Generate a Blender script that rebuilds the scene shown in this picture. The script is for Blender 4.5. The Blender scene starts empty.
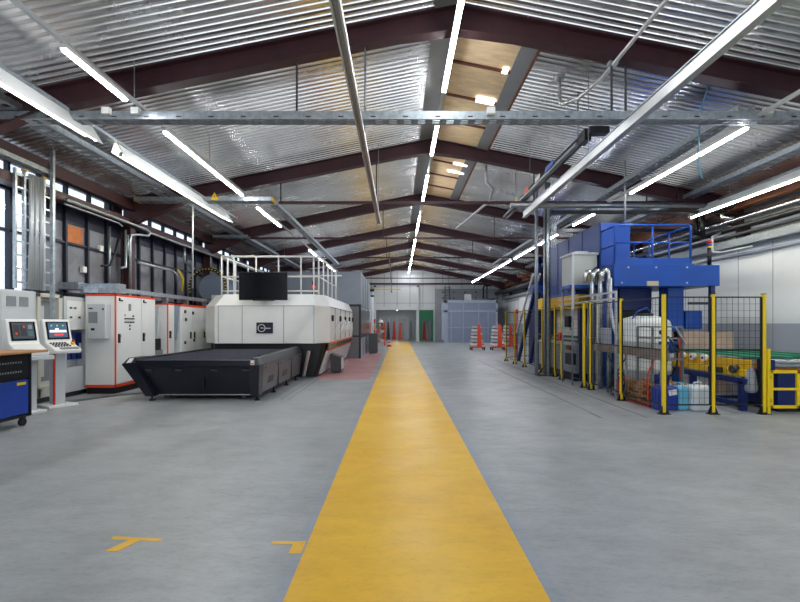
import bpy, bmesh, math, random
from mathutils import Vector, Matrix
random.seed(7)
SC = bpy.context.scene
COL = SC.collection
PI = math.pi

# ------------------------------------------------------------------ materials
def lin(c):
    c = c / 255.0
    return c / 12.92 if c <= 0.04045 else ((c + 0.055) / 1.055) ** 2.4
def rgb(r, g, b): return (lin(r), lin(g), lin(b), 1.0)
_M = {}
def mat(name, col, rough=0.5, metal=0.0, var=0.0, vscale=3.0, bump=0.0, bscale=60.0, stretch=None, rvar=0.0, coat=0.0):
    if name in _M: return _M[name]
    m = bpy.data.materials.new(name); m.use_nodes = True
    nt = m.node_tree; N = nt.nodes; L = nt.links
    b = N['Principled BSDF']
    c = rgb(*col)
    b.inputs['Base Color'].default_value = c
    b.inputs['Roughness'].default_value = rough
    b.inputs['Metallic'].default_value = metal
    if coat: b.inputs['Coat Weight'].default_value = coat
    if var or bump or rvar:
        tc = N.new('ShaderNodeTexCoord'); mp = N.new('ShaderNodeMapping')
        L.new(tc.outputs['Object'], mp.inputs['Vector'])
        if stretch: mp.inputs['Scale'].default_value = stretch
    if var or rvar:
        n = N.new('ShaderNodeTexNoise'); n.inputs['Scale'].default_value = vscale
        n.inputs['Detail'].default_value = 6; n.inputs['Roughness'].default_value = 0.62
        L.new(mp.outputs[0], n.inputs['Vector'])
    if var:
        r = N.new('ShaderNodeValToRGB')
        r.color_ramp.elements[0].position = 0.32; r.color_ramp.elements[1].position = 0.68
        r.color_ramp.elements[0].color = tuple(x * (1 - var) for x in c[:3]) + (1,)
        r.color_ramp.elements[1].color = tuple(min(1, x * (1 + var)) for x in c[:3]) + (1,)
        L.new(n.outputs['Fac'], r.inputs['Fac']); L.new(r.outputs[0], b.inputs['Base Color'])
    if rvar:
        mr = N.new('ShaderNodeMapRange'); mr.inputs['From Min'].default_value = 0.3; mr.inputs['From Max'].default_value = 0.7
        mr.inputs['To Min'].default_value = max(0.02, rough - rvar); mr.inputs['To Max'].default_value = rough + rvar
        L.new(n.outputs['Fac'], mr.inputs['Value']); L.new(mr.outputs[0], b.inputs['Roughness'])
    if bump:
        n2 = N.new('ShaderNodeTexNoise'); n2.inputs['Scale'].default_value = bscale; n2.inputs['Detail'].default_value = 4
        L.new(mp.outputs[0], n2.inputs['Vector'])
        bp = N.new('ShaderNodeBump'); bp.inputs['Strength'].default_value = bump; bp.inputs['Distance'].default_value = 0.01
        L.new(n2.outputs['Fac'], bp.inputs['Height']); L.new(bp.outputs[0], b.inputs['Normal'])
    _M[name] = m
    return m
def emis(name, col, strength):
    if name in _M: return _M[name]
    m = bpy.data.materials.new(name); m.use_nodes = True
    b = m.node_tree.nodes['Principled BSDF']
    b.inputs['Base Color'].default_value = rgb(*col); b.inputs['Roughness'].default_value = 0.5
    b.inputs['Emission Color'].default_value = rgb(*col); b.inputs['Emission Strength'].default_value = strength
    _M[name] = m
    return m

def floor_material(name, cols, rough, scuffs=0.5):
    """worn painted concrete: large cloudy wear, small scuffs, trowel marks"""
    m = bpy.data.materials.new(name); m.use_nodes = True
    nt = m.node_tree; N = nt.nodes; L = nt.links; b = N['Principled BSDF']
    g = N.new('ShaderNodeNewGeometry')
    n1 = N.new('ShaderNodeTexNoise'); n1.inputs['Scale'].default_value = 0.55; n1.inputs['Detail'].default_value = 5; n1.inputs['Roughness'].default_value = .6
    L.new(g.outputs['Position'], n1.inputs['Vector'])
    r1 = N.new('ShaderNodeValToRGB'); e = r1.color_ramp.elements
    e[0].position = .3; e[0].color = rgb(*cols[0]); e[1].position = .7; e[1].color = rgb(*cols[1])
    L.new(n1.outputs['Fac'], r1.inputs['Fac'])
    mp = N.new('ShaderNodeMapping'); mp.inputs['Scale'].default_value = (1.0, 2.2, 1.0); mp.inputs['Rotation'].default_value = (0, 0, .5)
    L.new(g.outputs['Position'], mp.inputs['Vector'])
    n2 = N.new('ShaderNodeTexNoise'); n2.inputs['Scale'].default_value = 2.4; n2.inputs['Detail'].default_value = 10; n2.inputs['Roughness'].default_value = .72
    L.new(mp.outputs[0], n2.inputs['Vector'])
    r2 = N.new('ShaderNodeValToRGB'); e = r2.color_ramp.elements
    e[0].position = .28; e[0].color = (1 - scuffs * .62,) * 3 + (1,); e[1].position = .60; e[1].color = (1, 1, 1, 1)
    L.new(n2.outputs['Fac'], r2.inputs['Fac'])
    mx = N.new('ShaderNodeMix'); mx.data_type = 'RGBA'; mx.blend_type = 'MULTIPLY'; mx.inputs['Factor'].default_value = 1
    L.new(r1.outputs[0], mx.inputs['A']); L.new(r2.outputs[0], mx.inputs['B'])
    n4 = N.new('ShaderNodeTexNoise'); n4.inputs['Scale'].default_value = 13; n4.inputs['Detail'].default_value = 9; n4.inputs['Roughness'].default_value = .8
    L.new(mp.outputs[0], n4.inputs['Vector'])
    r4 = N.new('ShaderNodeValToRGB'); e = r4.color_ramp.elements
    e[0].position = .34; e[0].color = (.72, .72, .72, 1); e[1].position = .50; e[1].color = (1, 1, 1, 1)
    L.new(n4.outputs['Fac'], r4.inputs['Fac'])
    mx2 = N.new('ShaderNodeMix'); mx2.data_type = 'RGBA'; mx2.blend_type = 'MULTIPLY'; mx2.inputs['Factor'].default_value = min(1, scuffs * 1.8)
    L.new(mx.outputs['Result'], mx2.inputs['A']); L.new(r4.outputs[0], mx2.inputs['B'])
    L.new(mx2.outputs['Result'], b.inputs['Base Color'])
    n3 = N.new('ShaderNodeTexNoise'); n3.inputs['Scale'].default_value = 1.7; n3.inputs['Detail'].default_value = 8
    L.new(g.outputs['Position'], n3.inputs['Vector'])
    mr = N.new('ShaderNodeMapRange'); mr.inputs['From Min'].default_value = .3; mr.inputs['From Max'].default_value = .7
    mr.inputs['To Min'].default_value = max(.29, rough - .04); mr.inputs['To Max'].default_value = rough + .14
    L.new(n3.outputs['Fac'], mr.inputs['Value']); L.new(mr.outputs[0], b.inputs['Roughness'])
    bp = N.new('ShaderNodeBump'); bp.inputs['Strength'].default_value = .10; bp.inputs['Distance'].default_value = .01
    L.new(n2.outputs['Fac'], bp.inputs['Height']); L.new(bp.outputs[0], b.inputs['Normal'])
    _M[name] = m
    return m

FLOOR = floor_material('painted_concrete', ((150, 155, 160), (180, 184, 187)), .33, .42)
YELLOW_FLOOR = floor_material('yellow_floor_paint', ((236, 180, 34), (250, 202, 56)), .36, .24)
RED_FLOOR = floor_material('red_floor_paint', ((184, 134, 136), (200, 150, 150)), .38, .2)
STRIP_FLOOR = floor_material('blue_grey_floor_paint', ((146, 154, 165), (168, 174, 184)), .33, .3)
ROOF = mat('corrugated_metal', (236, 235, 234), .25, .94, var=.14, vscale=.9, rvar=.06, stretch=(.6, 1.4, 1))
MAROON = mat('maroon_paint', (62, 34, 40), .45, .1, var=.18, vscale=4)
RUST = mat('rust_brown_paint', (110, 62, 42), .5, .1, var=.25, vscale=3)
DULLG = mat('dull_galvanised', (138, 143, 150), .6, .2, var=.15, vscale=10)
GALV = mat('galvanised_steel', (170, 178, 184), .36, .85, var=.25, vscale=14)
STEEL = mat('grey_steel', (140, 146, 152), .38, .8, var=.12, vscale=9)
ALU = mat('brushed_aluminium', (196, 198, 198), .34, .7, var=.06)
CHROME = mat('polished_pipe', (205, 208, 210), .2, .95)
WALLW = mat('white_wall_panel', (228, 231, 233), .55, 0, var=.04, vscale=.7)
WALLB = mat('lower_wall_panel', (164, 170, 182), .5, 0, var=.05, vscale=.8)
GAP = mat('panel_joint', (120, 124, 128), .7)
DARKPANEL = mat('dark_fibre_panel', (124, 126, 136), .75, 0, var=.2, vscale=2.5, bump=.2)
NAVYPANEL = mat('navy_wall_panel', (38, 42, 66), .6, 0, var=.15)
BATTEN = mat('dark_blue_steel_batten', (30, 34, 50), .5, .2)
PLY = mat('plywood', (226, 200, 160), .6, 0, var=.16, vscale=2.6, stretch=(1, 4, 1))
CHIP = mat('chipboard', (176, 104, 54), .7, 0, var=.2, vscale=12)
CREAM = mat('off_white_enamel', (232, 233, 232), .38, 0, var=.03, vscale=2)
CREAM2 = mat('light_grey_enamel', (196, 200, 204), .42, 0, var=.03, vscale=2)
BEIGE = mat('pale_beige_enamel', (206, 203, 194), .42, 0, var=.03)
GREYD = mat('mid_grey_enamel', (128, 132, 138), .45, 0, var=.05)
CHARCOAL = mat('charcoal_enamel', (46, 48, 54), .45)  # charcoal paint of plinths, pipes, rails and small fittings
ORANGE = mat('orange_red_trim', (226, 70, 34), .4)
BLACKM = mat('black_metal', (18, 19, 24), .38, .2)
TABLEB = mat('black_blue_enamel', (15, 18, 32), .3, .1, var=.12, vscale=3)
TABLETOP = mat('steel_slat_table', (98, 100, 112), .45, .6, var=.2, vscale=20)
SIDEG = mat('lit_warm_grey_panel', (112, 106, 108), .35, .35, var=.08)  # grey-brown metal, with the lit look of the aisle side put into its colour
RUBBER = mat('black_rubber', (14, 14, 15), .65)
SCREEN = mat('dark_screen_glass', (8, 10, 16), .12)
WHITEP = mat('white_plastic', (232, 232, 228), .4)
BLUE = mat('signal_blue_paint', (12, 74, 168), .35, .05, var=.10, vscale=1.2)
BLUE2 = mat('greyish_blue_panel', (38, 66, 134), .4, .05, var=.12, vscale=.9)
BLUED = mat('dark_blue_paint', (18, 42, 110), .38, .1, var=.1)
YEL = mat('machine_yellow_paint', (236, 196, 22), .4, 0, var=.06)
YELP = mat('post_yellow_paint', (240, 206, 20), .38)
YELD = mat('conveyor_yellow_paint', (226, 176, 18), .42, 0, var=.10)
GREENB = mat('green_belt', (30, 132, 100), .5)
GREEN = mat('green_door_paint', (14, 118, 76), .42)
REDM = mat('red_paint', (204, 30, 28), .4)
WOOD = mat('pallet_wood', (168, 122, 78), .7, 0, var=.25, vscale=5, stretch=(1, 5, 1))
WOODG = mat('weathered_plank', (134, 122, 116), .7, 0, var=.2, vscale=5, stretch=(4, 1, 1))
WOODP = mat('pale_board', (180, 158, 142), .7, 0, var=.15, vscale=4)
TANK = mat('milky_tank_plastic', (214, 218, 216), .35)
CAN_B = mat('blue_canister_plastic', (26, 52, 150), .35)
CAN_C = mat('light_blue_canister_plastic', (108, 184, 214), .35)
CAN_W = mat('white_canister_plastic', (216, 224, 230), .35)
HOSE = mat('black_hose', (16, 16, 20), .45)
HOSER = mat('red_hose', (206, 36, 40), .45)
HOSEG = mat('grey_conduit', (186, 190, 196), .4, .3)
BOOTH = mat('booth_blue_grey', (166, 176, 194), .45, .15, var=.06)
BOOTHD = mat('booth_panel', (138, 150, 174), .45, .15, var=.06)
GREYWALL = mat('grey_wall_sheet', (164, 168, 174), .55, .1, var=.06)
FILMY = mat('machine_cover_sheet', (196, 200, 202), .5, 0, var=.08, vscale=4)
ORM = mat('orange_paint', (232, 78, 30), .42)
TUBE = emis('glowing_tube', (246, 250, 255), 54.0)
TUBE_WARM = emis('glowing_tube_warm', (255, 250, 224), 30.0)
BRIGHT = emis('daylight_gap', (250, 252, 255), 3.0)

def glass_mat(name, tint, refl=.12):
    m = bpy.data.materials.new(name); m.use_nodes = True
    nt = m.node_tree; N = nt.nodes; L = nt.links
    N.remove(N['Principled BSDF'])
    t = N.new('ShaderNodeBsdfTransparent'); t.inputs[0].default_value = tint
    g = N.new('ShaderNodeBsdfGlossy'); g.inputs['Roughness'].default_value = .05
    mx = N.new('ShaderNodeMixShader'); mx.inputs[0].default_value = refl
    L.new(t.outputs[0], mx.inputs[1]); L.new(g.outputs[0], mx.inputs[2]); L.new(mx.outputs[0], N['Material Output'].inputs[0])
    _M[name] = m
    return m
GLASS = glass_mat('window_glass', (.92, .96, 1, 1))
SMOKE = glass_mat('tinted_pane', (.42, .46, .5, 1), .2)

# ------------------------------------------------------------------ geometry
class MB:
    def __init__(s): s.bm = bmesh.new(); s.mi = 0; s.sm = False
    def _f(s, vs):
        try:
            f = s.bm.faces.new(vs); f.material_index = s.mi; f.smooth = s.sm
        except ValueError: pass
    def box(s, x0, x1, y0, y1, z0, z1):
        x0, x1 = min(x0, x1), max(x0, x1); y0, y1 = min(y0, y1), max(y0, y1); z0, z1 = min(z0, z1), max(z0, z1)
        v = [s.bm.verts.new(p) for p in ((x0, y0, z0), (x1, y0, z0), (x1, y1, z0), (x0, y1, z0), (x0, y0, z1), (x1, y0, z1), (x1, y1, z1), (x0, y1, z1))]
        for q in ((3, 2, 1, 0), (4, 5, 6, 7), (0, 1, 5, 4), (1, 2, 6, 5), (2, 3, 7, 6), (3, 0, 4, 7)): s._f([v[i] for i in q])
        return s
    def hexa(s, pts):
        v = [s.bm.verts.new(p) for p in pts]
        for q in ((3, 2, 1, 0), (4, 5, 6, 7), (0, 1, 5, 4), (1, 2, 6, 5), (2, 3, 7, 6), (3, 0, 4, 7)): s._f([v[i] for i in q])
        return s
    def bar(s, p0, p1, w, h=None, up=(0, 0, 1)):
        """rectangular bar from p0 to p1, w across, h along 'up'"""
        h = h or w; p0 = Vector(p0); p1 = Vector(p1); d = (p1 - p0).normalized(); u = Vector(up)
        if abs(d.dot(u)) > .98: u = Vector((0, 1, 0))
        a = d.cross(u).normalized(); b = a.cross(d).normalized()
        a *= w / 2; b *= h / 2
        return s.hexa([p0 - a - b, p0 + a - b, p1 + a - b, p1 - a - b, p0 - a + b, p0 + a + b, p1 + a + b, p1 - a + b])
    def prism(s, poly, axis, a, b):
        """poly: 2D outline; axis x: (y,z), y: (x,z), z: (x,y)"""
        def P(u, v, t): return {'x': (t, u, v), 'y': (u, t, v), 'z': (u, v, t)}[axis]
        A = [s.bm.verts.new(P(u, v, a)) for u, v in poly]; B = [s.bm.verts.new(P(u, v, b)) for u, v in poly]
        s._f(A); s._f(B[::-1]); n = len(poly)
        for i in range(n): s._f([A[i], A[(i + 1) % n], B[(i + 1) % n], B[i]])
        return s
    def loft(s, rings, caps=True, closed=True):
        R = [[s.bm.verts.new(p) for p in r] for r in rings]; n = len(R[0])
        for a, b in zip(R, R[1:]):
            for i in range(n if closed else n - 1): s._f([a[i], a[(i + 1) % n], b[(i + 1) % n], b[i]])
        if caps: s._f(R[0][::-1]); s._f(R[-1])
        return s
    def tube(s, pts, r, seg=8, caps=True):
        pts = [Vector(p) for p in pts]; rs = r if isinstance(r, (list, tuple)) else [r] * len(pts)
        rings = []; prev = None
        for i, p in enumerate(pts):
            if i == 0: d = pts[1] - p
            elif i == len(pts) - 1: d = p - pts[-2]
            else: d = (pts[i + 1] - p).normalized() + (p - pts[i - 1]).normalized()
            d.normalize()
            if prev is None:
                u = Vector((0, 0, 1)) if abs(d.z) < .9 else Vector((1, 0, 0))
                a = d.cross(u).normalized()
            else:
                a = (prev - d * prev.dot(d)).normalized()
            prev = a; b = d.cross(a)
            k = 1.0
            if 0 < i < len(pts) - 1:
                c = d.dot((pts[i + 1] - p).normalized()); k = 1 / max(.6, c)
            rings.append([p + (a * math.cos(2 * PI * j / seg) + b * math.sin(2 * PI * j / seg)) * rs[i] * k for j in range(seg)])
        o = s.sm; s.sm = seg > 6
        s.loft(rings, caps=False); s.sm = o
        if caps:
            s.bm.verts.ensure_lookup_table()
            n = len(s.bm.verts); k = len(rings)
            s._f([s.bm.verts[n - k * seg + j] for j in range(seg)][::-1]); s._f([s.bm.verts[n - seg + j] for j in range(seg)])
        return s
    def cyl(s, p0, p1, r, seg=12): return s.tube([p0, p1], r, seg)
    def lathe(s, cx, cy, prof, seg=24):
        o = s.sm; s.sm = True
        s.loft([[(cx + r * math.cos(2 * PI * j / seg), cy + r * math.sin(2 * PI * j / seg), z) for j in range(seg)] for r, z in prof], caps=False)
        s.sm = o
        s.bm.verts.ensure_lookup_table(); n = len(s.bm.verts); k = len(prof)
        s._f([s.bm.verts[n - k * seg + j] for j in range(seg)][::-1]); s._f([s.bm.verts[n - seg + j] for j in range(seg)])
        return s
    def ring(s, c, R, r, axis='y', a0=0, a1=360, seg=24, ts=6):
        pts = []
        full = abs(a1 - a0) >= 360
        for i in range(seg + 1):
            t = math.radians(a0 + (a1 - a0) * i / seg)
            u, v = R * math.cos(t), R * math.sin(t)
            pts.append({'y': (c[0] + u, c[1], c[2] + v), 'x': (c[0], c[1] + u, c[2] + v), 'z': (c[0] + u, c[1] + v, c[2])}[axis])
        return s.tube(pts, r, ts, caps=not full)

def root_of(o):
    while o.parent: o = o.parent
    return o
def build(name, mb, mats, parent=None, bevel=0, at=None):
    """link as ONE mesh object; the geometry is given in hall coordinates"""
    bm = mb.bm
    bmesh.ops.recalc_face_normals(bm, faces=bm.faces)
    if parent: off = Vector(root_of(parent).location)
    elif at: off = Vector(at)
    else:
        xs = [v.co.x for v in bm.verts]; ys = [v.co.y for v in bm.verts]; zs = [v.co.z for v in bm.verts]
        off = Vector(((min(xs) + max(xs)) / 2, (min(ys) + max(ys)) / 2, min(zs)))
    bmesh.ops.translate(bm, verts=bm.verts, vec=-off)
    me = bpy.data.meshes.new(name); bm.to_mesh(me); bm.free()
    for m in (mats if isinstance(mats, (list, tuple)) else [mats]): me.materials.append(m)
    o = bpy.data.objects.new(name, me); COL.objects.link(o)
    if parent: o.parent = parent
    else: o.location = off
    if bevel:
        b = o.modifiers.new('Bevel', 'BEVEL'); b.width = bevel; b.segments = 2; b.limit_method = 'ANGLE'; b.angle_limit = .6
    return o
def tag(o, label, cat, group=None, kind=None):
    o['label'] = label; o['category'] = cat
    if group: o['group'] = group
    if kind: o['kind'] = kind
    return o
def thing(name, label, cat, loc, group=None):
    o = bpy.data.objects.new(name, None); COL.objects.link(o); o.location = loc; o.empty_display_size = .2
    return tag(o, label, cat, group)
def struct(name, mb, mats, parent=None, label=None):
    o = build(name, mb, mats, parent)
    if not parent: o['kind'] = 'structure'
    if label and not parent: o['label'] = label
    return o
def one(name, mb, mats, label, cat, group=None, bevel=0): return tag(build(name, mb, mats, bevel=bevel), label, cat, group)
def copy_tree(o, parent=None):
    c = o.copy(); COL.objects.link(c)
    if parent: c.parent = parent
    for ch in list(o.children): copy_tree(ch, c)
    return c
ORD = ['first', 'second', 'third', 'fourth', 'fifth', 'sixth', 'seventh', 'eighth', 'ninth', 'tenth', 'eleventh', 'twelfth', 'thirteenth', 'fourteenth', 'fifteenth', 'sixteenth']

# ------------------------------------------------------------------ hall
RX = 0.9          # ridge position
def rz(x): return 6.47 - 0.2 * abs(x - RX)       # underside of roof sheets
XL, XR, YB = -7.5, 9.3, 39.0
FR = [2, 7, 12, 17, 22, 27, 32, 37]              # roof frames

struct('floor', MB().box(XL - .2, XR + .2, -6, 48, -.2, 0), FLOOR)
struct('floor_marking', MB().box(-.645, .845, -6, 38.6, 0, .003), YELLOW_FLOOR, label='wide yellow walkway painted down the hall')
struct('floor_marking', MB().box(-.72, -.645, -6, 30, 0, .002).box(.845, .93, -6, 30, 0, .002), STRIP_FLOOR, label='blue grey strips edging the yellow walkway')
struct('floor_marking', MB().box(-2.35, -.82, 12.5, 23.5, 0, .002), RED_FLOOR, label='faded red floor zone beside the laser machine')
m = MB().prism([(-2.075, 3.235), (-1.70, 3.20), (-1.70, 3.235), (-2.075, 3.275)], 'z', 0, .003)
m.prism([(-1.93, 3.22), (-1.85, 3.215), (-1.915, 3.06), (-2.0, 3.06)], 'z', 0, .003)
struct('floor_marking', m, YELLOW_FLOOR, label='yellow T mark painted on bare grey floor')
m = MB().box(-.90, -.66, 3.16, 3.20, 0, .0025).box(-.745, -.66, 3.03, 3.16, 0, .0025)
struct('floor_marking', m, YELLOW_FLOOR, label='yellow T mark touching the walkway edge')
m = MB().box(.98, 9.0, 34.2, 34.55, 0, .003)
struct('floor_marking', m, YELLOW_FLOOR, label='thin yellow line across the hall before the far wall')
m = MB()
for x in (-2.42, -2.27): m.box(x, x + .03, 9.2, 12.6, 0, .004)
struct('trim_1', m, GREYD)
m = MB()
for x in (3.3, 4.05): m.box(x, x + .05, 7.4, 19, 0, .003)
struct('trim_2', m, mat('worn_track', (128, 131, 136), .5))

# corrugated roof, ribs run down the slope
m = MB(); p = .130
def slope(m, xa, xb):
    prof = []; y = -6.0
    while y < 45:
        prof += [(y, 0), (y + .054, 0), (y + .068, .032), (y + .116, .032)]; y += p
    A = [m.bm.verts.new((xa, y, rz(xa) + h)) for y, h in prof]; B = [m.bm.verts.new((xb, y, rz(xb) + h)) for y, h in prof]
    for i in range(len(prof) - 1): m._f([A[i], A[i + 1], B[i + 1], B[i]])
slope(m, XL - .3, RX); slope(m, RX, XR + .3)
m.prism([(XL - .3, rz(XL - .3) + .06), (RX, rz(RX) + .06), (XR + .3, rz(XR + .3) + .06), (XR + .3, rz(XR + .3) + .2), (RX, rz(RX) + .2), (XL - .3, rz(XL - .3) + .2)], 'y', -6, 45)
struct('ceiling', m, ROOF)
# ridge flashing
m = MB().prism([(RX - .35, rz(RX - .35) - .005), (RX, rz(RX) - .005), (RX + .1, rz(RX + .1) - .005), (RX + .1, rz(RX + .1) - .02), (RX, rz(RX) - .02), (RX - .35, rz(RX - .35) - .02)], 'y', -6, 39)
struct('trim_3', m, ALU)

for k, y in enumerate(FR):
    m = MB()
    def seg(xa, xb, ta, tb, ba, bb, w):
        m.hexa([(xa, y - w, rz(xa) - ba), (xb, y - w, rz(xb) - bb), (xb, y + w, rz(xb) - bb), (xa, y + w, rz(xa) - ba),
                (xa, y - w, rz(xa) - ta), (xb, y - w, rz(xb) - tb), (xb, y + w, rz(xb) - tb), (xa, y + w, rz(xa) - ta)])
    P = [(-7.35, .75), (-5.6, .36), (.0, .34), (RX, .40), (1.8, .34), (7.4, .36), (9.2, .75)]
    for (xa, da), (xb, db) in zip(P, P[1:]):
        seg(xa, xb, .003, .003, .022, .022, .10); seg(xa, xb, .022, .022, da - .02, db - .02, .008); seg(xa, xb, da - .02, db - .02, da, db, .10)
    for x in (-5.6, RX, 7.4): m.box(x - .01, x + .01, y - .09, y + .09, rz(x) - .36, rz(x) - .02)
    struct('beam', m, MAROON, label='maroon steel roof frame, %s of the row' % ORD[k])
    # columns
    m = MB().box(-7.36, -7.34, y - .1, y + .1, 0, 4.1).box(-7.12, -7.10, y - .1, y + .1, 0, 4.1).box(-7.34, -7.12, y - .006, y + .006, 0, 4.1)
    struct('column', m, MAROON)
    if y > 5:
        m = MB().box(9.08, 9.1, y - .13, y + .13, 3.6, 4.1).box(9.26, 9.28, y - .13, y + .13, 3.6, 4.1).box(9.1, 9.26, y - .006, y + .006, 3.6, 4.1)
        struct('column', m, MAROON)
    if k >= 2:
        root = thing('tie_bar', 'maroon tie bar hung across the hall below the %s roof frame' % ORD[k], 'tie bar', (0, y, 4.74), 'maroon tie bars under the roof frames')
        xa = -3.2 if k == 2 else -7.1
        build('bar', MB().box(xa, 9.0, y - .035, y + .035, 4.735, 4.805), MAROON, root)
        for x in (-3.6 if k > 2 else -3.15, -.6, 3.6, 6.6):
            build('hanger', MB().cyl((x, y, 4.8), (x, y, rz(x) - .33), .02, 6), MAROON, root)

# eave beams and crane rails along both walls
struct('beam', MB().box(-7.12, -7.08, -6, 39, 4.56, 4.84).box(-7.2, -7.0, -6, 39, 4.54, 4.56), MAROON, label='maroon eave beam above the window wall')
struct('beam', MB().box(-7.3, -7.05, -6, 39, 4.12, 4.30), MAROON, label='maroon rail below the clerestory strip')
struct('beam', MB().box(8.7, 8.74, -6, 39, 4.5, 4.86).box(8.6, 8.84, -6, 39, 4.48, 4.50), RUST, label='rust brown eave beam above the white wall')
struct('beam', MB().box(9.0, 9.08, -6, 38.9, 4.32, 4.42), MAROON, label='thin maroon rail above the wall pipes')

# left wall: base wall, panelled part, window openings
m = MB().box(XL - .25, XL, -6, 4.0, 0, 4.42).box(XL - .25, XL, 4.0, 9.24, 0, 1.2).box(XL - .25, XL, 4.0, 9.24, 4.2, 4.42)
m.box(XL - .25, XL, 9.24, 39, 0, 4.42).box(XL - .25, XL, -6, 39, 4.74, 4.95)
struct('wall_left', m, DARKPANEL)
struct('trim_4', MB().box(XL, XL + .02, 9.26, 38.9, 3.82, 4.4), NAVYPANEL)
m = MB(); y = 9.3
while y < 38.5:
    m.box(XL + .02, XL + .09, y, y + .06, 0, 4.4); y += .71
for z in (2.2, 3.34): m.box(XL + .02, XL + .07, 9.2, 38.9, z, z + .05)
struct('trim_5', m, BATTEN)
struct('trim_6', MB().box(XL, XL + .03, 10.12, 10.62, 3.40, 3.78), CHIP)
# big window
wi = 1
def window(y0, y1, z0, z1, ny, nz, fw=.06):
    global wi
    m = MB(); x0, x1 = XL - .16, XL - .06
    m.box(x0, x1, y0, y1, z0, z0 + fw).box(x0, x1, y0, y1, z1 - fw, z1).box(x0, x1, y0, y0 + fw, z0, z1).box(x0, x1, y1 - fw, y1, z0, z1)
    for i in range(1, ny): yy = y0 + (y1 - y0) * i / ny; m.box(x0, x1, yy - fw / 2, yy + fw / 2, z0, z1)
    for zz in (nz if isinstance(nz, list) else []): m.box(x0, x1, y0, y1, zz - fw / 2, zz + fw / 2)
    o = struct('window_%d' % wi, m, BATTEN); wi += 1
    g = build('glass_pane', MB().box(XL - .115, XL - .105, y0, y1, z0, z1), GLASS, o)
window(4.0, 8.80, 1.2, 4.2, 5, [3.36], .06); window(8.80, 9.24, 1.2, 4.2, 1, [3.36], .045)
yy = -6.0
for a, b in ((-6, 1.8), (2.2, 6.8), (7.2, 11.8), (12.2, 16.8), (17.2, 21.8), (22.2, 26.8), (27.2, 31.8), (32.2, 36.8)):
    window(a, b, 4.42, 4.74, 6, 1, .05)
m = MB()
for y in FR: m.box(XL - .24, XL, y - .2, y + .2, 4.42, 4.74)
m.box(XL - .24, XL, 36.8, 39, 4.42, 4.74)
struct('trim_7', m, MAROON)

# right wall: white lining in front, upper wall behind
m = MB().box(8.98, XR, -6, 39, 1.55, 3.55).box(9.3, 9.5, -6, 39, 3.5, 4.95)
struct('wall_right', m, WALLW)
struct('trim_8', MB().box(8.98, XR, -6, 39, 0, 1.55), WALLB)
m = MB(); y = 2.0
while y < 38: m.box(8.975, 8.98, y, y + .012, 0, 3.55); y += 1.1
struct('trim_9', m, GAP)

# back wall with the wide opening and the green doorway
def gz(x): return rz(x) + .05
m = MB().box(XL, -2.0, YB, YB + .3, 0, 2.72).box(1.5, 1.75, YB, YB + .3, 0, 2.72).box(2.97, XR, YB, YB + .3, 0, 2.72)
m.prism([(XL, 2.72), (XR, 2.72), (XR, gz(XR)), (RX, gz(RX)), (XL, gz(XL))], 'y', YB, YB + .3)
struct('wall_back', m, WALLW)
m = MB()
for i in range(15):
    x = XL + .6 + i * 1.12
    m.box(x, x + .03, YB - .006, YB, 2.95, gz(x) - .1)
m.box(XL, XR, YB - .006, YB, 3.3, 3.325)
struct('trim_10', m, GAP)
struct('trim_11', MB().box(3.1, 8.98, YB - .05, YB - .008, 0, 4.55), GREYWALL)
m = MB()
for i in range(6):
    for j in range(2): m.cyl((3.8 + i * .95, YB - .06, 3.75 + j * .5), (3.8 + i * .95, YB - .045, 3.75 + j * .5), .07, 8)
struct('trim_12', m, CHARCOAL)
struct('trim_13', MB().box(-2.3, 1.6, YB - .12, YB - .01, 2.72, 2.98).box(-2.12, -2.0, YB - .1, YB - .01, 0, 2.72), WALLW)
struct('beam', MB().box(XL, XR, YB - .14, YB - .02, 4.95, 5.05), CHARCOAL, label='dark horizontal rail across the far gable')
# doorway
m = MB().box(1.75, 2.0, YB - .05, YB + .3, 0, 2.72).box(2.78, 2.97, YB - .05, YB + .3, 0, 2.72).box(2.0, 2.78, YB - .05, YB + .3, 1.8, 2.72)
struct('door_1', m, GREEN)
# room beyond
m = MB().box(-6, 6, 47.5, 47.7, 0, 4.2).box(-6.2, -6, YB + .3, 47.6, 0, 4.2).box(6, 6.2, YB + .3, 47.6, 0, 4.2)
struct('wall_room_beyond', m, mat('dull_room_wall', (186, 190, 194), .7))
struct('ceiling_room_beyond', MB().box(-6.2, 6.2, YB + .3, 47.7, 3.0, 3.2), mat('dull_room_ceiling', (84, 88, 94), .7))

# wood strip beside the ridge
for i, (ya, yb) in enumerate(((7.12, 11.88), (12.12, 16.88))):
    m = MB()
    def sl(xa, xb, y0, y1, t0, t1, mm):
        mm.hexa([(xa, y0, rz(xa) - t1), (xb, y0, rz(xb) - t1), (xb, y1, rz(xb) - t1), (xa, y1, rz(xa) - t1), (xa, y0, rz(xa) - t0), (xb, y0, rz(xb) - t0), (xb, y1, rz(xb) - t0), (xa, y1, rz(xa) - t0)])
    n = 4; xe = 2.05 if i == 0 else 1.9
    for j in range(n):
        y0 = ya + (yb - ya) * j / n; y1 = ya + (yb - ya) * (j + 1) / n
        sl(RX + .1, xe, y0 + .01, y1 - .01, .0, .035, m)
    struct('trim_%d' % (14 + i * 3), m, PLY)
    m = MB(); sl(xe, xe + .28, ya, yb, .0, .06, m)
    struct('trim_%d' % (15 + i * 3), m, GREYD)
    m = MB()
    for j in range(1, n): y0 = ya + (yb - ya) * j / n; sl(RX + .1, xe, y0 - .03, y0 + .03, .035, .07, m)
    sl(xe + .27, xe + .31, ya, yb, .0, .09, m)
    struct('trim_%d' % (16 + i * 3), m, RUST)
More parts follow.
